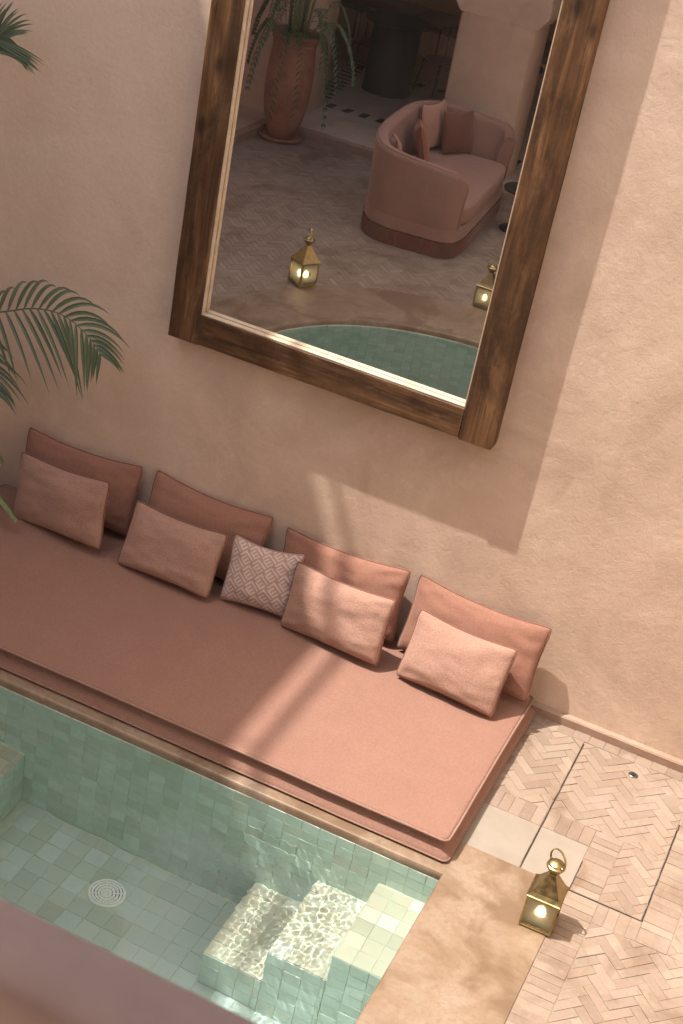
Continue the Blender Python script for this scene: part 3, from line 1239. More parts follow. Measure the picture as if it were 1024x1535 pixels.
def tile_geo(w, h, seed):
    """pillowed hand-cut tile in local u, v, n; about 0.8 cm thick"""
    r = random.Random(seed)
    j = lambda: r.uniform(-.0018, .0018)
    P = [(-w / 2 + j(), -h / 2 + j()), (w / 2 + j(), -h / 2 + j()), (w / 2 + j(), h / 2 + j()), (-w / 2 + j(), h / 2 + j())]
    g = Geo()
    c = .0022
    vs = [(p[0], p[1], -.008) for p in P] + [(p[0], p[1], -.002) for p in P] + [(p[0] - math.copysign(c, p[0]), p[1] - math.copysign(c, p[1]), r.uniform(-.0004, .0006)) for p in P]
    fs = [(8, 9, 10, 11)]
    for i in range(4):
        k = (i + 1) % 4
        fs += [(i, k, 4 + k, 4 + i), (4 + i, 4 + k, 8 + k, 8 + i)]
    return g.add(vs, fs)


score = []
for i, t in enumerate(tiles):
    c = t[0]
    # where the refracted tile shows: raise it by a quarter of its depth below the water
    ap = Vector(c)
    if ap.z < ZW:
        ap.z = ZW + (ap.z - ZW) * .72
    s_ = inview(ap, -4)
    if s_:
        vdir = (CAM - ap).normalized()
        f_ = vdir.dot(t[3])
        s_ = s_ * sqrt(max(0, f_) * t[4] * t[5])
        # hidden behind the parapet in the near corner
        tt = (-6.755 - CAM.y) / (ap.y - CAM.y)
        pz = CAM.z + (ap.z - CAM.z) * tt
        if pz < 4.37:
            s_ = 0
    score.append((s_, i))
score.sort(reverse=True)
chosen = {i for s_, i in score[:300] if s_ > 0}
cache = {}
fieldw, fieldf, fields = Geo(), Geo(), Geo()
for i, (c, u, v, nrm, w, h, kind) in enumerate(tiles):
    uu = u
    vv = nrm.cross(uu)
    tilt1, tilt2 = random.gauss(0, .012), random.gauss(0, .012)
    nn = (nrm + uu * tilt1 + vv * tilt2).normalized()
    uu = (uu - nn * uu.dot(nn)).normalized()
    vv = nn.cross(uu)
    mtx = Matrix(((uu.x, vv.x, nn.x, c.x), (uu.y, vv.y, nn.y, c.y), (uu.z, vv.z, nn.z, c.z), (0, 0, 0, 1)))
    key = (round(w, 3), round(h, 3), random.randrange(5), kind)
    if i in chosen:
        if key not in cache:
            o_ = tile_geo(w, h, hash(key[:3])).build('pool_tile', M['tile_' + kind], pool)
            cache[key] = o_
        else:
            o_ = cache[key].copy()
            COL.objects.link(o_)
            o_.parent = pool
        o_.matrix_world = mtx
        o_['_t'] = 1
        del o_['_t']
        try:
            o_.cycles.is_caustics_receiver = True
        except Exception:
            pass
    else:
        gg = tile_geo(w, h, i)
        {'w': fieldw, 'f': fieldf, 's': fields}[kind].add([mtx @ Vector(p) for p in gg.v], gg.f)
for gg, mm in ((fieldw, 'tile_wf'), (fieldf, 'tile_ff'), (fields, 'tile_sf')):
    if not gg.v:
        continue
    o_ = tag(gg.build('pool_tiling', M[mm], pool), kind='stuff')
    o_.cycles.is_caustics_receiver = True
for o_ in [pool] + list(pool.children):
    o_.cycles.is_caustics_receiver = True

# floor inlet grating: white disc with rings and holes
g = Geo().lathe([(.104, ZFL - .01), (.104, ZFL + .012), (.096, ZFL + .018), (.088, ZFL + .016)], 40, (DRX, DRY))
for r0 in (.018, .036, .054, .072):
    g.lathe([(r0, ZFL + .006), (r0, ZFL + .017), (r0 + .0125, ZFL + .017), (r0 + .0125, ZFL + .006)], 36, (DRX, DRY))
for k in range(12):
    a = 2 * pi * k / 12
    g.tube([(DRX, DRY, ZFL + .012), (DRX + .09 * cos(a), DRY + .09 * sin(a), ZFL + .012)], .0035, 6)
pd = g.build('pool_drain', M['white'])
tag(autosmooth(pd), 'round white drain grating on the pool floor under rippling water', 'drain')
Geo().lathe([(.0955, ZFL + .002), (.0005, ZFL + .002)], 32, (DRX, DRY)).build('drain_well', M['inlay'], pd)

# water surface: real ripples, livelier over the steps
def axis_pts(a0, a1, d0, d1, fine_d, coarse_d):
    p, x_ = [a0], a0
    while x_ < a1:
        x_ += fine_d if d0 <= x_ <= d1 else coarse_d
        p.append(x_)
    return p


wx = axis_pts(PXL - .015, PXR + .015, -2.35, -1.05, .0062, .018)
wy = axis_pts(PYC - PB - .015, PY0 + .015, -2.55, -1.6, .0062, .018)
vid = {}
vs, fs = [], []


def wave(x, y):
    d = sqrt((x + 1.85) ** 2 + ((y + 1.97) * 1.1) ** 2)
    live = math.exp(-(max(0, d - .22) / .33) ** 2)
    if x > -1.75:
        live *= max(.10, 1 - (x + 1.75) / .42)
    d2 = sqrt((x - DRX) ** 2 + (y - DRY) ** 2)
    live2 = math.exp(-(d2 / .16) ** 2)
    h = 0
    if live > .02:
        h += .00082 * live * (noise.noise(Vector((x * 31, y * 27, 0))) + .45 * noise.noise(Vector((x * 55, y * 52, 4))))
    h += .0015 * live2 * noise.noise(Vector((x * 26, y * 26, 9)))
    h += .0007 * noise.noise(Vector((x * 5 + 2, y * 7, 1))) + .00035 * noise.noise(Vector((x * 12, y * 14, 7)))
    return h


for j, y in enumerate(wy):
    for i, x in enumerate(wx):
        if inside_pool(x, y, .012):
            vid[(i, j)] = len(vs)
            vs.append((x, y, ZW + wave(x, y)))
for (i, j), a in vid.items():
    b, c, d = vid.get((i + 1, j)), vid.get((i + 1, j + 1)), vid.get((i, j + 1))
    if b is not None and c is not None and d is not None:
        fs.append((a, b, c, d))
water = mesh('water', vs, fs, M['water'], smooth=True)
water.cycles.is_caustics_caster = True
tag(water, kind='structure')

# ================================================================== MIRROR
def board(x0, x1, y0, y1, z0, z1, m_, axis, parent, name, seed):
    """long board with slightly worn, uneven edges"""
    r = random.Random(seed)
    n = 40
    rows = []
    a0, a1 = ((x0, x1), (y0, y1), (z0, z1))[axis]
    b0, b1 = (x0, x1) if axis == 2 else (z0, z1)
    for k in range(n + 1):
        a = a0 + (a1 - a0) * k / n
        j = lambda s_: .0028 * noise.noise(Vector((a * 3.1, s_ * 7.3, seed)))
        c = .006 + .004 * abs(noise.noise(Vector((a * 2.3, seed, 5))))
        prof = [(b0 + j(1), y1), (b0 + j(1), y0 + c), (b0 + c + j(2), y0), ((b0 + b1) / 2, y0 + j(3) * .6), (b1 - c + j(4), y0), (b1 + j(5), y0 + c), (b1 + j(5), y1)]
        rows.append([(p, q, a) if axis == 2 else (a, q, p) for p, q in prof])
    vs = [p for r_ in rows for p in r_]
    fs = [(k * 7 + i, k * 7 + i + 1, (k + 1) * 7 + i + 1, (k + 1) * 7 + i) for k in range(n) for i in range(6)]
    fs += [tuple(range(7)), tuple(range(n * 7, n * 7 + 7))]
    if axis == 0:
        fs = [f[::-1] for f in fs]
    o_ = mesh(name, vs, fs, m_, parent)
    return autosmooth(o_, 35)


FX0, FX1, FI0, FI1 = -3.790, -1.724, -3.593, -1.920
FZ0, FZI, FZ1 = 1.614, 1.806, 5.05
FY, FG = -.120, -.070
mir = tag(empty('wall_mirror', ((FX0 + FX1) / 2, 0, FZ0)), 'huge mirror in a broad dark weathered wood frame hung on the pink wall', 'mirror')


def local(o_, root):
    o_.matrix_parent_inverse = Matrix.Identity(4)
    o_.data.transform(Matrix.Translation(-Vector(root.location)))
    return o_


local(board(FX0, FI0, FY, -.006, FZ0, FZ1, M['wood_z'], 2, mir, 'frame_board', 1), mir)
local(board(FI1, FX1, FY, -.006, FZ0 - .002, FZ1, M['wood_z'], 2, mir, 'frame_board', 2), mir)
local(board(FI0 + .002, FI1 - .002, FY + .003, -.006, FZ0 + .002, FZI, M['wood_x'], 0, mir, 'frame_board', 3), mir)
local(board(FI0 + .002, FI1 - .002, FY + .003, -.006, FZ1 - .2, FZ1 - .002, M['wood_x'], 0, mir, 'frame_board', 4), mir)
# pale fillets lining the opening down to the glass
F = .007
FGG = FG - .004
local(Geo().box(FI0 + .0015, FI0 + F, FY + .006, FGG, FZI + F, FZ1 - .2).build('fillet', M['fillet'], mir), mir)
local(Geo().box(FI1 - F, FI1 - .0015, FY + .006, FGG, FZI + F, FZ1 - .2).build('fillet', M['fillet'], mir), mir)
local(Geo().box(FI0 + .0015, FI1 - .0015, FY + .006, FGG, FZI + .0015, FZI + F).build('fillet', M['fillet'], mir), mir)
local(Geo().add([(FI0 - .01, FG, FZI - .01), (FI1 + .01, FG, FZI - .01), (FI1 + .01, FG, FZ1 - .19), (FI0 - .01, FG, FZ1 - .19)], [(0, 1, 2, 3)]).build('mirror_glass', M['mirror'], mir), mir)

# ================================================================== DAYBED
MX0, MX1, MY0, MY1, MZ0, MZ1 = -4.90, -1.075, -1.590, -.030, .006, .128


def rounded_rect(x0, x1, y0, y1, r, n=6, seg=24):
    pts = []
    for cx_, cy_, a0 in ((x1 - r, y0 + r, -90), (x1 - r, y1 - r, 0), (x0 + r, y1 - r, 90), (x0 + r, y0 + r, 180)):
        for k in range(n + 1):
            a = radians(a0 + 90 * k / n)
            pts.append((cx_ + r * cos(a), cy_ + r * sin(a)))
    res = []
    for i in range(len(pts)):
        a, b = pts[i], pts[(i + 1) % len(pts)]
        L = sqrt((a[0] - b[0]) ** 2 + (a[1] - b[1]) ** 2)
        m_ = max(1, int(L / .06))
        for k in range(m_):
            res.append((a[0] + (b[0] - a[0]) * k / m_, a[1] + (b[1] - a[1]) * k / m_))
    return res


mt_root = tag(empty('daybed_mattress', ((MX0 + MX1) / 2, (MY0 + MY1) / 2, 0)), 'long terracotta pink daybed mattress with piped edges along the pool', 'mattress')


def off_rect(d):
    return rounded_rect(MX0 + d, MX1 - d, MY0 + d, MY1 - d, .034)


def wob(p, k):
    return .004 * noise.noise(Vector((p[0] * 1.6, p[1] * 1.6, k))) + .002 * noise.noise(Vector((p[0] * 6, p[1] * 6, k + 3)))


base = off_rect(0)
NB = len(base)
prof = [(.012, MZ0), (.0, MZ0 + .008), (.003, MZ0 + .022), (.016, MZ0 + .038), (.036, MZ0 + .055), (.052, MZ0 + .075), (.054, MZ1 - .022), (.036, MZ1 - .010), (.031, MZ1)]
rows = []


def inset(p, d):
    x = min(max(p[0], MX0 + d), MX1 - d)
    y = min(max(p[1], MY0 + d), MY1 - d)
    return x, y


cxm, cym = (MX0 + MX1) / 2, (MY0 + MY1) / 2
hx, hy = (MX1 - MX0) / 2, (MY1 - MY0) / 2
for d, z in prof:
    r_ = []
    for p in base:
        q = (cxm + (p[0] - cxm) * (1 - d / hx), cym + (p[1] - cym) * (1 - d / hy))
        w_ = wob(p, z * 30)
        nx_, ny_ = (p[0] - cxm) / hx, (p[1] - cym) / hy
        r_.append((q[0] + (w_ if abs(nx_) > .97 else 0), q[1] + (w_ if abs(ny_) > .97 else 0), z + (wob(p, 8) * .6 if z > .02 else 0)))
    rows.append(r_)
vs = [p for r_ in rows for p in r_]
fs = [(k * NB + i, k * NB + (i + 1) % NB, (k + 1) * NB + (i + 1) % NB, (k + 1) * NB + i) for k in range(len(prof) - 1) for i in range(NB)]
# domed top
tops = [(.05, .004), (.09, .008), (.16, .011), (.3, .012), (.5, .012), (.72, .012)]
last = (len(prof) - 1) * NB
for d, dz in tops:
    r_ = []
    for p in base:
        q = (cxm + (p[0] - cxm) * (1 - d / hx), cym + (p[1] - cym) * (1 - d / hy))
        z = MZ1 + dz + .006 * noise.noise(Vector((q[0] * 1.1, q[1] * 1.5, 2))) * min(1, d / .15) + .0016 * noise.noise(Vector((q[0] * 7, q[1] * 7, 6)))
        r_.append((q[0], q[1], z))
    k0 = len(vs)
    vs += r_
    fs += [(last + i, last + (i + 1) % NB, k0 + (i + 1) % NB, k0 + i) for i in range(NB)]
    last = k0
fs.append(tuple(last + i for i in range(NB)))
pad = mesh('pad', vs, fs, M['mattress'], mt_root, smooth=True)
local(pad, mt_root)


def piping_ring(d, z, r):
    pts = []
    for p in base:
        q = (cxm + (p[0] - cxm) * (1 - d / hx), cym + (p[1] - cym) * (1 - d / hy))
        w_ = wob(p, z * 30)
        nx_, ny_ = (p[0] - cxm) / hx, (p[1] - cym) / hy
        pts.append((q[0] + (w_ if abs(nx_) > .97 else 0), q[1] + (w_ if abs(ny_) > .97 else 0), z + wob(p, 8) * .6))
    g_ = Geo().tube(pts, r, 8, closed=True)
    o_ = g_.build('piping', M['mattress_piping'], mt_root, smooth=True)
    local(o_, mt_root)


piping_ring(.028, MZ1 + .000, .0068)
piping_ring(.001, MZ0 + .016, .0055)


# ================================================================== CUSHIONS
def cushion(name, label, p, T, cover, pipe, group=None, n=26, cat='cushion', pinch=.055, seed=0, pr=.0055, parts=True):
    """p = (x, y, z of the bottom edge middle, width, height, lean back, yaw, roll)"""
    x, y, z, W, H, tilt, yaw, roll = p
    u = Vector((cos(yaw), sin(yaw), 0))
    b = Vector((-sin(yaw), cos(yaw), 0))
    v = Vector((0, 0, 1)) * cos(tilt) + b * sin(tilt)
    u2 = u * cos(roll) + v * sin(roll)
    v2 = v * cos(roll) - u * sin(roll)
    nrm = u2.cross(v2)      # towards the viewer side
    root = empty(name, (x, y, z))
    tag(root, label, cat, group)

    def pt(s, t, side):
        cc = 1 - .045 * abs(s * t) ** 7
        px = s * W / 2 * (1 - pinch * (1 - t * t) * 1.0) * cc
        py = H / 2 + t * H / 2 * (1 - pinch * (3.1 if t > 0 else 1.6) * abs(t) * (1 - abs(s) ** 2.2)) * cc
        e = max(0, (1 - s * s)) * max(0, (1 - t * t))
        th = T / 2 * e ** .42
        # belly sags a little, with soft dents
        th *= 1 + .10 * (-t) + .20 * noise.noise(Vector((s * 1.4 + seed, t * 1.4, seed * 3.1)))
        cr = (abs(s) ** 3 + abs(t) ** 3)
        wr = .009 * noise.noise(Vector((s * 4.0 + seed, t * 4.5, side * 5 + seed))) * min(1, e * 6)
        ang = atan2(t, s)
        wr += .009 * sin(ang * 15 + seed + 2 * noise.noise(Vector((s * 3, t * 3, seed)))) * max(0, cr - .6) * min(1, e * 9)
        bend = -.012 * (s * s) * side * 0
        return u2 * px + v2 * py + nrm * (side * (th + wr) + bend + .012 * noise.noise(Vector((s * 1.1, t * 1.1, seed + 9))))

    def st_(i):
        k = -1 + 2 * i / n
        return math.copysign(1 - (1 - abs(k)) ** 1.35, k)

    vs, fs, uvs = [], [], []
    idx = {}
    for side in (1, -1):
        for j in range(n + 1):
            for i in range(n + 1):
                edge = i in (0, n) or j in (0, n)
                if side == -1 and edge:
                    idx[(side, i, j)] = idx[(1, i, j)]
                    continue
                idx[(side, i, j)] = len(vs)
                vs.append(pt(st_(i), st_(j), side if not edge else 0))
                uvs.append(((st_(i) + 1) / 2 * W / .45, (st_(j) + 1) / 2 * H / .45))
        for j in range(n):
            for i in range(n):
                f = (idx[(side, i, j)], idx[(side, i + 1, j)], idx[(side, i + 1, j + 1)], idx[(side, i, j + 1)])
                fs.append(f if side == 1 else f[::-1])
    mesh('cover', vs, fs, cover, root, smooth=True, uvs=uvs)
    if pipe is not None:
        ring = [(i, 0) for i in range(n)] + [(n, j) for j in range(n)] + [(n - i, n) for i in range(n)] + [(0, n - j) for j in range(n)]
        Geo().tube([pt(st_(i), st_(j), 0) for i, j in ring], pr, 7, closed=True).build('piping', pipe, root, smooth=True)
    return root


FR, BK = M['front_cushion'], M['back_cushion']
PP = M['piping']
GB, GF = 'large cushions against the wall', 'lumbar cushions in the front row'
cushion('back_cushion', 'large terracotta back cushion nearest the palm, behind a peach lumbar cushion', (-4.279, -.168, .165, .855, .487, .236, .011, .023), .16, BK, PP, GB, seed=1)
cushion('lumbar_cushion', 'peach woven lumbar cushion nearest the palm and fern', (-4.249, -.395, .158, .722, .451, .224, -.161, .124), .17, FR, PP, GF, seed=2, pinch=.045)
cushion('back_cushion', 'large terracotta cushion in shade, partly behind the maze patterned cushion', (-3.378, -.205, .163, .854, .515, .36, -.014, -.013), .16, BK, PP, GB, seed=3)
cushion('lumbar_cushion', 'shaded peach woven lumbar cushion just left of the maze patterned cushion', (-3.453, -.440, .158, .664, .423, .442, -.061, .042), .17, FR, PP, GF, seed=4, pinch=.045)
cushion('patterned_cushion', 'square cushion printed with a white maze pattern on dusty pink', (-2.857, -.343, .158, .453, .419, .335, .110, .022), .15, M['pattern'], M['pattern'], None, seed=5)
cushion('back_cushion', 'large terracotta cushion half in sun behind the sun-striped lumbar cushion', (-2.420, -.160, .165, .846, .485, .225, -.019, .036), .16, BK, PP, GB, seed=6)
cushion('lumbar_cushion', 'peach woven lumbar cushion with a sun stripe, right beside the maze patterned cushion', (-2.324, -.411, .158, .686, .430, .295, -.114, .058), .17, FR, PP, GF, seed=7, pinch=.045)
cushion('back_cushion', 'large sunlit terracotta cushion at the end of the mattress nearest the brick floor', (-1.546, -.190, .165, .878, .495, .30, -.075, .018), .16, BK, PP, GB, seed=8)
cushion('lumbar_cushion', 'fully sunlit peach lumbar cushion at the end nearest the brick floor', (-1.561, -.443, .158, .635, .434, .440, -.061, .002), .17, FR, PP, GF, seed=9, pinch=.045)


# ================================================================== LANTERNS
def lantern(loc, rz, s, label, ring_rot=0.0):
    r = tag(empty('lantern', loc, rz), label, 'lantern', 'brass candle lanterns on the courtyard floor')
    r.scale = (s, s, s)
    h, zt = .0835, .198
    g = Geo().cbox(-h, h, -h, h, .004, .016, .003)
    for sx in (-1, 1):
        for sy in (-1, 1):
            g.cbox(sx * .066 - .008, sx * .066 + .008, sy * .066 - .008, sy * .066 + .008, 0, .0045, .001)
    g.build('base', M['brass'], r)
    for sx in (-1, 1):
        for sy in (-1, 1):
            # angle-iron corner post
            g = Geo()
            x, y = sx * h, sy * h
            g.box(min(x, x - sx * .012), max(x, x - sx * .012), min(y, y - sy * .004), max(y, y - sy * .004), .0165, zt)
            g.box(min(x, x - sx * .004), max(x, x - sx * .004), min(y - sy * .0042, y - sy * .013), max(y - sy * .0042, y - sy * .013), .0165, zt)
            g.build('post', M['brass'], r)
    for k in range(4):
        a = k * pi / 2
        g = Geo().add([(-h + .006, -h + .008, .0165), (h - .006, -h + .008, .0165), (h - .006, -h + .008, zt - .001), (-h + .006, -h + .008, zt - .001)], [(0, 1, 2, 3)])
        o_ = g.build('glass_pane', M['frosted'], r)
        o_.rotation_euler = (0, 0, a)
        for z0, z1 in ((.0165, .026), (zt - .012, zt)):
            o_ = Geo().box(-h + .0125, h - .0125, -h + .001, -h + .006, z0, z1).build('pane_rail', M['brass'], r)
            o_.rotation_euler = (0, 0, a)
    # roof: flared square cone with lip
    def sq(w, z):
        return [(-w, -w, z), (w, -w, z), (w, w, z), (-w, w, z)]
    prof = [(h + .001, zt + .0005), (h + .006, zt + .001), (h + .006, zt + .008), (h + .001, zt + .011), (.070, .228), (.050, .264), (.030, .302), (.019, .322), (.017, .330)]
    vs = [p for w, z in prof for p in sq(w, z)]
    fs = [(k * 4 + i, k * 4 + (i + 1) % 4, (k + 1) * 4 + (i + 1) % 4, (k + 1) * 4 + i) for k in range(len(prof) - 1) for i in range(4)] + [(3, 2, 1, 0), tuple(range(len(vs) - 4, len(vs)))]
    mesh('roof', vs, fs, M['brass'], r)
    # chimney cup with domed cap
    g = Geo().lathe([(.014, .326), (.020, .334), (.036, .352), (.047, .370), (.049, .377), (.047, .382), (.040, .386), (.037, .394), (.025, .402), (.012, .406), (.0005, .407)], 28)
    autosmooth(g.build('chimney_cap', M['brass'], r), 35)
    # ring handle: flat band
    vs, fs = [], []
    n, R_, bw, bt = 36, .054, .0055, .0016
    for k in range(n + 1):
        a = radians(-32) + radians(244) * k / n
        for dr, dy in ((-bt, -bw), (bt, -bw), (bt, bw), (-bt, bw)):
            vs.append(((R_ + dr) * cos(a), dy, .418 + (R_ + dr) * sin(a)))
    for k in range(n):
        for i in range(4):
            fs.append((k * 4 + i, k * 4 + (i + 1) % 4, (k + 1) * 4 + (i + 1) % 4, (k + 1) * 4 + i))
    fs += [(3, 2, 1, 0), (n * 4, n * 4 + 1, n * 4 + 2, n * 4 + 3)]
    hd = autosmooth(mesh('handle', vs, fs, M['brass'], r), 40)
    hd.rotation_euler = (0, 0, ring_rot)
    for sx in (-1, 1):
        Geo().tube([(sx * .038, 0, .390), (sx * .049, 0, .389)], .006, 8).build('lug', M['brass'], hd)
    # hinge and latch on the door side
    Geo().box(h, h + .004, -.006, .006, .10, .125).build('latch', M['brass'], r)
    # candle
    cd = autosmooth(Geo().lathe([(.0005, .017), (.030, .017), (.030, .072), (.026, .075), (.0005, .072)], 20).build('candle', M['wax'], r))
    autosmooth(Geo().lathe([(.0005, .078), (.006, .083), (.008, .092), (.005, .104), (.0005, .114)], 12).build('flame', M['flame'], cd), 80)
    return r


lantern((-.530, -1.690, .0045), radians(1), 1.0, 'brass lantern with a glowing candle standing on the floor bricks beside the pool', radians(-35))
lantern((-5.005, -5.09, .0045), radians(31), 1.16, 'brass lantern reflected left of the sofa, on the plaster band by the pool', radians(25))
lantern((-3.48, -5.975, .002), radians(3), 1.04, 'brass lantern reflected half behind the mirror frame edge', radians(-10))

# ================================================================== POT AND TRAILING PLANT
pot = tag(empty('terracotta_pot', (-7.10, -8.92, 0)), 'tall terracotta amphora pot in the corner by the plaster pier', 'pot')
prof = [(.0005, .03), (.155, .03), (.165, .05), (.185, .12), (.225, .26), (.258, .42), (.272, .58), (.272, .76), (.262, .92), (.250, 1.04), (.247, 1.10), (.255, 1.105), (.258, 1.125), (.250, 1.135), (.255, 1.17), (.275, 1.20), (.290, 1.215), (.292, 1.235), (.280, 1.245), (.262, 1.235), (.245, 1.20), (.235, 1.10)]
autosmooth(Geo().lathe(prof, 48).build('vessel', M['terracotta'], pot), 60)
g = Geo()
for k in range(52):
    a = 2 * pi * k / 52
    g.tube([(.252 * cos(a), .252 * sin(a), 1.152), (.262 * cos(a + .05), .262 * sin(a + .05), 1.165), (.258 * cos(a + .1), .258 * sin(a + .1), 1.180)], .009, 5)
g.build('rope_band', M['terracotta'], pot, smooth=True)
Geo().lathe([(.236, 1.15), (.0005, 1.16)], 24).build('soil', M['soil'], pot)
sau = tag(autosmooth(Geo().lathe([(.0005, 0), (.235, 0), (.258, .02), (.262, .045), (.250, .056), (.236, .045), (.225, .022), (.0005, .02)], 40, (-7.10, -8.92)).build('saucer', M['terracotta']), 60), 'round terracotta saucer under the tall pot', 'saucer')


def blade_strip(pts, widths, fold=.25, up=Vector((0, 0, 1))):
    """folded leaf strip along points"""
    g_ = Geo()
    pts = [Vector(p) for p in pts]
    vs, fs = [], []
    for i, p in enumerate(pts):
        t = (pts[min(i + 1, len(pts) - 1)] - pts[max(i - 1, 0)]).normalized()
        s_ = t.cross(up)
        if s_.length < .05:
            s_ = t.cross(Vector((1, 0, 0)))
        s_.normalize()
        nn = s_.cross(t)
        w = widths[i]
        vs += [p - s_ * w + nn * w * fold, p, p + s_ * w + nn * w * fold]
    for i in range(len(pts) - 1):
        fs += [(i * 3, i * 3 + 1, i * 3 + 4, i * 3 + 3), (i * 3 + 1, i * 3 + 2, i * 3 + 5, i * 3 + 4)]
    return g_.add(vs, fs)


trail = tag(empty('trailing_plant', (-7.10, -8.92, 1.16)), 'green trailing plant with drooping fronds growing in the tall terracotta pot', 'plant')
g = Geo()
rr = random.Random(3)
for k in range(16):
    a = rr.uniform(0, 2 * pi)
    r0 = rr.uniform(0, .12)
    h_ = rr.uniform(.5, 1.0)
    pts = [(r0 * cos(a) * (1 + t * .8), r0 * sin(a) * (1 + t * .8), -.01 + h_ * t) for t in (0, .25, .5, .75, 1)]
    g.tube(pts, [.016, .017, .016, .015, .012], 7)
g.build('stem', M['stem'], trail, smooth=True)


def frond_curve(az, L, rise, droop, r0=.1, z0=0.0, n=14):
    pts = []
    for i in range(n + 1):
        t = i / n
        out_ = r0 + L * .62 * (1 - (1 - t) ** 1.6)
        z = z0 + rise * sin(min(1, t * 2.1) * pi / 2) - droop * max(0, t - .28) ** 1.35
        pts.append(Vector((out_ * cos(az), out_ * sin(az), z)))
    return pts


def small_frond(parent, az, L, rise, droop, r0, z0, lw, mtl, nl=18, name='frond', pts=None):
    pts = pts or frond_curve(az, L, rise, droop, r0, z0)
    g_ = Geo().tube(pts, [.0045 * (1 - .7 * i / len(pts)) for i in range(len(pts))], 5)
    for i in range(nl):
        t = .15 + .85 * i / nl
        k = min(len(pts) - 2, int(t * (len(pts) - 1)))
        f_ = t * (len(pts) - 1) - k
        p = pts[k].lerp(pts[k + 1], f_)
        tan = (pts[k + 1] - pts[k]).normalized()
        sd = tan.cross(Vector((0, 0, 1)))
        if sd.length < .1:
            sd = Vector((-sin(az), cos(az), 0))
        sd.normalize()
        for s_ in (-1, 1):
            ll = lw * (1 - .55 * t) * rr.uniform(.8, 1.15)
            d = (sd * s_ * .85 + tan * .65 + Vector((0, 0, -.25))).normalized()
            q = [p, p + d * ll * .5, p + d * ll + Vector((0, 0, -ll * .22))]
            b_ = blade_strip(q, [.005, lw * .15, .001])
            g_.add(b_.v, b_.f)
    return g_.build(name, mtl, parent)


for az, L, rise, droop in ((55, .75, .18, 1.5), (20, .95, .35, 1.25), (-10, .95, .30, 1.1), (85, .6, .12, 1.55), (120, .65, .2, 1.3), (150, .55, .2, .9), (35, .8, .5, 1.1), (-40, .8, .5, 1.0), (70, .9, .7, 1.1), (110, .5, .62, .8), (180, .6, .45, .9), (220, .6, .5, .9), (5, .6, .14, 1.7)):
    small_frond(trail, radians(az), L, rise, droop, .16, 0.03, .13, M['pot_leaf'])

# ================================================================== SOFA (tub settee, met in the mirror)
sofa = tag(empty('tub_sofa', (-4.79, -7.87, 0), radians(-5)), 'dusty pink curved tub sofa with a dark fringed skirt', 'sofa')
SX, SY = -4.85, -8.15


def sofa_plan(off, fx=None, n=64):
    """closed rounded plan: flat front at +x, round back at -x"""
    pts = []
    hx_, hy_ = .575 + off, 1.13 + off
    for k in range(n):
        a = 2 * pi * k / n
        c, s_ = cos(a), sin(a)
        e = 2 / (7.0 if c > 0 else 3.1)
        pts.append((hx_ * math.copysign(abs(c) ** e, c), hy_ * math.copysign(abs(s_) ** (2 / (7.0 if c > 0 else 3.1)), s_)))
    return pts


def loft(rows, capb=False, capt=False):
    n = len(rows[0])
    vs = [p for r_ in rows for p in r_]
    fs = [(k * n + i, k * n + (i + 1) % n, (k + 1) * n + (i + 1) % n, (k + 1) * n + i) for k in range(len(rows) - 1) for i in range(n)]
    if capb:
        fs.append(tuple(range(n - 1, -1, -1)))
    if capt:
        fs.append(tuple(range((len(rows) - 1) * n, len(rows) * n)))
    return vs, fs


# fringe: fine upright strands
pl = sofa_plan(.012, n=420)
rows = []
for z in (.005, .05, .10, .165):
    rows.append([(p[0] * (1 + (.006 if i % 2 else 0)) + (.003 if z < .02 else 0) * noise.noise(Vector((i * .37, 0, 0))), p[1] * (1 + (.004 if i % 2 else 0)), z + (.006 * noise.noise(Vector((i * .9, 1, 0))) if z < .02 else 0)) for i, p in enumerate(pl)])
v_, f_ = loft(rows)
mesh('fringe', v_, f_, M['sofa_fringe'], sofa)
rows = [[(p[0], p[1], z) for p in sofa_plan(o_)] for o_, z in ((0, .165), (.008, .172), (.006, .26), (-.005, .31), (-.03, .315))]
v_, f_ = loft(rows, capt=True)
autosmooth(mesh('base', v_, f_, M['sofa'], sofa), 50)
# shell: arm - back - arm, thickness .12, tops rounded
path = []
pln = sofa_plan(0, n=400)
start = max(range(400), key=lambda i: (pln[i][0] if pln[i][1] > 0 and pln[i][0] < .53 else -9))
ordered = []
i = start
while True:
    p = pln[i % 400]
    ordered.append(p)
    i += 1
    if p[1] < 0 and p[0] > .53:
        break
# resample
samp = []
acc = 0
for a, b in zip(ordered[:-1], ordered[1:]):
    L = sqrt((a[0] - b[0]) ** 2 + (a[1] - b[1]) ** 2)
    acc += L
    if acc > .05 or not samp:
        samp.append(a)
        acc = 0
samp.append(ordered[-1])
ns = len(samp)
rows = []
lens = [0]
for a, b in zip(samp[:-1], samp[1:]):
    lens.append(lens[-1] + sqrt((a[0] - b[0]) ** 2 + (a[1] - b[1]) ** 2))
for i, p in enumerate(samp):
    a, b = samp[max(0, i - 1)], samp[min(ns - 1, i + 1)]
    t = Vector((b[0] - a[0], b[1] - a[1])).normalized()
    nin = Vector((-t.y, t.x))       # inward (path runs counter-clockwise)
    e = min(lens[i], lens[-1] - lens[i])
    zt = 1.0 - .13 * min(1, max(0, 1 - e / 1.7)) ** 1.3 - .09 * max(0, 1 - e / .16) ** 2.2
    th = .13
    prof = [(0, .30), (-.012, .5), (-.03, zt - .05), (-.024, zt - .012), (0, zt), (.035, zt + .008), (.075, zt), (th - .035, zt - .016), (th - .03, zt - .05), (th, .6), (th, .32)]
    rows.append([(p[0] + nin.x * d, p[1] + nin.y * d, z) for d, z in prof])
kk = len(rows[0])
vs = [q for r_ in rows for q in r_]
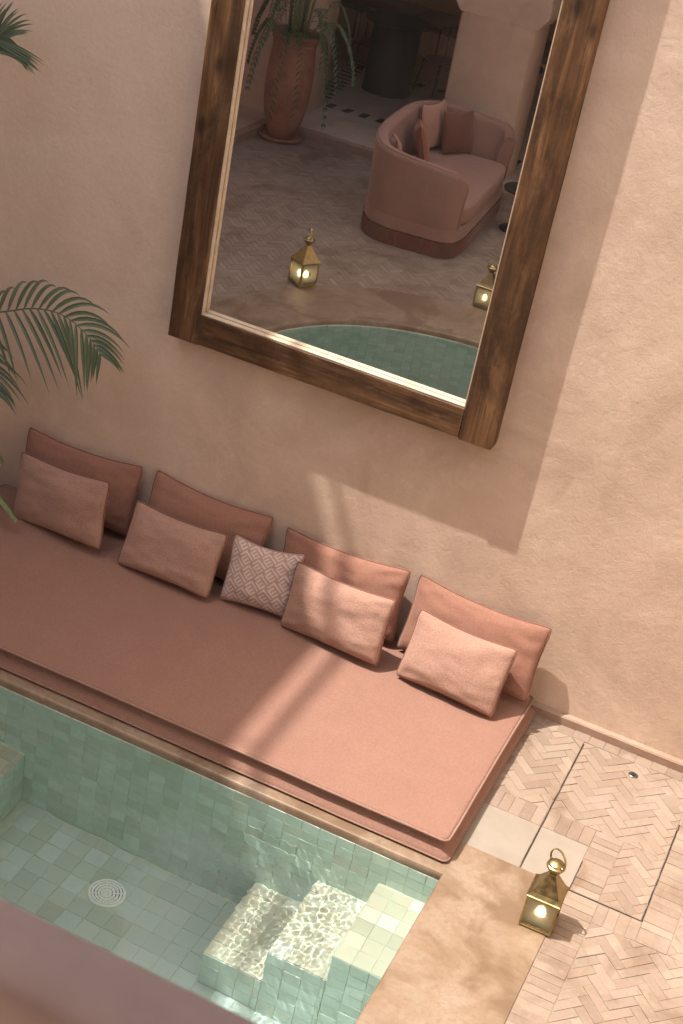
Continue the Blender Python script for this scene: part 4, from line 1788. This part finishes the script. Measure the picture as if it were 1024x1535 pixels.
fs = [(i * kk + k, (i + 1) * kk + k, (i + 1) * kk + k + 1, i * kk + k + 1) for i in range(ns - 1) for k in range(kk - 1)]
fs += [tuple(range(kk)), tuple(range((ns - 1) * kk + kk - 1, (ns - 1) * kk - 1, -1))]
autosmooth(mesh('shell', vs, fs, M['sofa'], sofa), 55)
for d, dz in ((-.002, 0), ):
    Geo().tube([(r_[4][0], r_[4][1], r_[4][2] + .002) for r_ in rows], .0075, 6).build('piping', M['sofa'], sofa, smooth=True)
# front edge welts of the arms
for r_ in (rows[0], rows[-1]):
    Geo().tube([(q[0] + .004, q[1], q[2]) for q in r_], .0075, 6).build('piping', M['sofa'], sofa, smooth=True)
# seat cushion
sp = []
for k in range(72):
    a = 2 * pi * k / 72
    c, s_ = cos(a), sin(a)
    e = 2 / (7.0 if c > 0 else 3.1)
    sp.append((.05 + (.535 if c > 0 else .46) * math.copysign(abs(c) ** e, c), .99 * math.copysign(abs(s_) ** e, s_)))
rows = []
for f_, z in ((.975, .318), (1.0, .335), (1.004, .42), (1.0, .475), (.985, .492), (.95, .502), (.8, .512), (.5, .516)):
    rows.append([(.05 + (p[0] - .05) * f_, p[1] * (f_ if f_ > .9 else .5 + f_ * .5), z) for p in sp])
v_, f_ = loft(rows, True, True)
autosmooth(mesh('seat_cushion', v_, f_, M['sofa'], sofa), 60)
# scatter cushions on the sofa
GS = 'scatter cushions on the tub sofa'
cushion('scatter_cushion', 'rust brown square cushion facing the front, near the far end of the sofa', (-4.86, -8.66, .515, .50, .48, .28, radians(113), .05), .16, M['dark_cushion'], None, GS, 14, seed=11)
cushion('scatter_cushion', 'rose pink tall cushion propped behind the rust brown one on the sofa', (-5.13, -8.52, .515, .52, .54, .15, radians(100), 0), .16, M['pale_cushion'], M['dark_cushion'], GS, 14, seed=12)
cushion('scatter_cushion', 'copper cushion with dark edge standing mid sofa, seen from its side', (-5.0, -7.98, .515, .46, .45, .30, radians(66), .1), .17, M['rust_cushion'], M['dark_cushion'], GS, 14, seed=13)
cushion('scatter_cushion', 'pale rose cushion wedged inside the near curved arm of the sofa', (-5.10, -7.42, .515, .42, .42, .25, radians(58), 0), .15, M['pale_cushion'], M['dark_cushion'], GS, 14, seed=14)

# ================================================================== TABLES, CHAIRS, BENCH UNDER THE ARCADE
def drum_table(x, y, top_r, base_r, h, label):
    r = tag(empty('drum_table', (x, y, ZA)), label, 'table', 'black drum tables under the arcade')
    g = Geo().lathe([(.0005, 0), (base_r, 0), (base_r, .03), (base_r * .985, .04), (base_r * .97, h - .05), (base_r * .99, h - .04), (base_r * .99, h - .035)], 40)
    autosmooth(g.build('drum_base', M['black'], r), 45)
    g = Geo().lathe([(base_r * .9, h - .036), (top_r - .02, h - .036), (top_r, h - .028), (top_r, h - .006), (top_r - .006, h), (.0005, h)], 48)
    autosmooth(g.build('tabletop', M['black'], r), 40)
    return r


drum_table(-6.93, -11.75, .43, .325, .93, 'black drum pedestal table left of the arcade pier')
drum_table(-5.22, -11.2, .43, .21, .93, 'black drum pedestal table glimpsed right of the arcade pier')


def chair(x, y, rz, label):
    r = tag(empty('cafe_chair', (x, y, ZA), rz), label, 'chair', 'dark metal chairs round the drum table')
    autosmooth(Geo().lathe([(.0005, .43), (.20, .43), (.215, .445), (.21, .46), (.0005, .465)], 32).build('seat', M['dark_cushion'], r), 50)
    for sx in (-1, 1):
        for sy in (-1, 1):
            Geo().tube([(sx * .20, sy * .20, 0), (sx * .155, sy * .155, .43)], .010, 8).build('leg', M['black'], r)
    pts = [(.20 * cos(radians(200 + 140 * k / 16)) * 1.05, .20 * sin(radians(200 + 140 * k / 16)) * 1.05, .80 + .06 * sin(pi * k / 16)) for k in range(17)]
    Geo().tube([(pts[0][0], pts[0][1], .45)] + pts + [(pts[-1][0], pts[-1][1], .45)], .010, 8).build('back_hoop', M['black'], r, smooth=True)
    for k in (4, 8, 12):
        Geo().tube([(pts[k][0] * .95, pts[k][1] * .95, .45), pts[k]], .006, 6).build('back_spindle', M['black'], r)
    return r


chair(-7.45, -12.15, radians(-35), 'dark metal chair drawn up at the left of the drum table')
chair(-6.45, -12.3, radians(30), 'dark metal chair drawn up at the far right of the drum table')
bench = tag(empty('wall_bench', (-5.5, -14.5, ZA)), 'low dark banquette bench along the back wall of the arcade', 'bench')
g = Geo().cbox(-4.2, 6.5, -.45, .48, 0, .36, .01)
g.build('plinth', M['wall_dark'], bench)
for k in range(5):
    autosmooth(Geo().cbox(-4.15 + k * 2.1, -4.15 + k * 2.1 + 2.08, -.43, .50, .362, .48, .03).build('seat_pad', M['dark_cushion'], bench), 40)
# little black side table by the sofa
sd = tag(empty('side_table', (-3.95, -8.30, 0)), 'small round black side table beside the sofa, cut off by the mirror frame', 'side table')
autosmooth(Geo().lathe([(.0005, .44), (.20, .44), (.21, .45), (.21, .465), (.20, .472), (.0005, .472)], 36).build('tabletop', M['black'], sd), 40)
autosmooth(Geo().lathe([(.03, .02), (.022, .06), (.022, .40), (.05, .44)], 20).build('stem', M['black'], sd), 60)
autosmooth(Geo().lathe([(.0005, 0), (.16, 0), (.165, .01), (.15, .022), (.03, .03)], 32).build('foot', M['black'], sd), 40)

# ================================================================== PALM AND FERN AT THE LEFT
palm = tag(empty('palm', (-5.45, -.42, 0)), 'feathery palm leaning into the picture in front of the pink wall', 'palm')
PB_ = Vector((-5.45, -.42, 0))
autosmooth(Geo().lathe([(.0005, 0), (.17, 0), (.19, .02), (.23, .34), (.235, .38), (.215, .385), (.20, .34), (.0005, .33)], 28).build('pot', M['terracotta'], palm), 50)
for k, (dx_, dy_) in enumerate(((.03, .0), (-.05, .05), (.0, -.06))):
    Geo().tube([(dx_, dy_, .32), (dx_ * 1.5, dy_ * 1.2, .7), (dx_ * 2, dy_ * 1.4, 1.15), (dx_ * 2.2, dy_ * 1.5, 1.5)], [.022, .019, .015, .010], 8).build('trunk', M['stem'], palm, smooth=True)


def bez(P, n):
    """Catmull-Rom through points"""
    P = [Vector(p) for p in P]
    P = [P[0] * 2 - P[1]] + P + [P[-1] * 2 - P[-2]]
    res = []
    for i in range(1, len(P) - 2):
        for k in range(n):
            t = k / n
            a, b, c, d = P[i - 1], P[i], P[i + 1], P[i + 2]
            res.append(.5 * ((2 * b) + (c - a) * t + (2 * a - 5 * b + 4 * c - d) * t * t + (3 * b - a - 3 * c + d) * t ** 3))
    res.append(P[-2])
    return res


def palm_frond(P, nl, L0, wid, start=.18, droop=.55, seed=0, side_dir=None, fwd=.8, lf=None):
    """P = rachis points (world); leaflets along both sides from start to tip"""
    r = random.Random(seed)
    pts = bez(P, 10)
    n = len(pts)
    pts = [p - PB_ for p in pts]
    fr = Geo().tube(pts, [.0075 * (1 - .75 * i / n) for i in range(n)], 6).build('frond', M['palm'], palm, smooth=True)
    for i in range(nl):
        for s_ in (-1, 1):
            t = start + (1 - start) * (i + .25 * s_ * .5 + .25) / nl
            k = min(n - 2, int(t * (n - 1)))
            p = pts[k].lerp(pts[k + 1], t * (n - 1) - k)
            tan = (pts[k + 1] - pts[k]).normalized()
            sd_ = side_dir.copy() if side_dir is not None else tan.cross(Vector((0, 0, 1))).normalized()
            sd_ = (sd_ - tan * sd_.dot(tan)).normalized()
            u_ = (t - start) / (1 - start)
            L = L0 * (.72 + .55 * sin(pi * min(1, u_ * .95 + .12)) - .35 * u_ ** 3) * r.uniform(.88, 1.1)
            d = (sd_ * s_ + tan * (fwd + .75 * u_) + Vector((0, 0, .06 if s_ > 0 else -.05)) + Vector((r.uniform(-.06, .06), r.uniform(-.12, .12), r.uniform(-.05, .05)))).normalized()
            q, w = [], []
            m_ = 7
            for j in range(m_ + 1):
                f = j / m_
                dr = Vector((0, 0, -1)) * droop * L * f ** 2.1 * (1.0 if s_ > 0 else .45)
                q.append(p + d * L * f + dr)
                w.append(wid * min(1, .35 + f * 3.5) * max(.03, (1 - f ** 2.4)))
            blade_strip(q, w, .45, up=Vector((.15, -1, .25))).build('leaflet', M['palm'], fr)
    return fr


# leaflets spread up and down in a plane facing the court
UP = Vector((0.05, .25, 1)).normalized()
palm_frond([(-5.45, -.42, 1.1), (-5.05, -.44, 1.42), (-4.737, -.45, 1.548), (-4.499, -.45, 1.650), (-4.299, -.45, 1.669), (-4.127, -.45, 1.595), (-4.02, -.45, 1.500)], 21, .35, .0135, .20, .6, 1, UP, .42)
palm_frond([(-5.45, -.42, 1.1), (-5.25, -.40, 1.30), (-5.02, -.42, 1.27), (-4.82, -.46, 1.17), (-4.66, -.50, 1.02)], 16, .30, .0125, .3, .6, 2, UP, .55)
palm_frond([(-5.45, -.42, 1.3), (-5.22, -.40, 2.3), (-5.07, -.38, 2.95), (-4.96, -.36, 3.10), (-4.88, -.34, 3.12)], 24, .26, .0095, .5, .3, 3, UP, .8)
palm_frond([(-5.45, -.42, 1.2), (-5.40, -.50, 2.0), (-5.20, -.62, 2.5), (-4.98, -.70, 2.55)], 18, .3, .011, .3, .5, 4, UP, .7)
palm_frond([(-5.45, -.42, 1.1), (-5.65, -.40, 1.7), (-6.0, -.42, 1.95), (-6.35, -.45, 1.8)], 18, .32, .011, .25, .5, 5, UP, .7)

fern = tag(empty('fern', (-5.03, -.50, .10)), 'small bright green fern poking in beside the first cushions', 'fern')
rr = random.Random(8)
autosmooth(Geo().lathe([(.0005, -.10), (.085, -.10), (.10, .08), (.092, .085), (.0005, .06)], 24).build('pot', M['terracotta'], fern), 50)
FB = Vector((-5.03, -.50, .10))
for P in (((-5.03, -.50, .18), (-4.95, -.52, .42), (-4.80, -.53, .47), (-4.644, -.53, .39), (-4.53, -.53, .31), (-4.455, -.53, .24)),
          ((-5.03, -.50, .18), (-4.97, -.44, .55), (-4.84, -.42, .66), (-4.72, -.42, .60), (-4.66, -.42, .53)),
          ((-5.03, -.50, .18), (-4.98, -.62, .38), (-4.86, -.74, .40), (-4.74, -.82, .30))):
    small_frond(fern, 0, 0, 0, 0, 0, 0, .062, M['fern'], 34, pts=[p - FB for p in bez(P, 5)])
for az, L, rise, droop in ((-75, .5, .42, .35), (60, .3, .5, .2), (-120, .45, .4, .4), (160, .4, .5, .4)):
    small_frond(fern, radians(az), L, rise, droop, .03, .06, .075, M['fern'], 26)
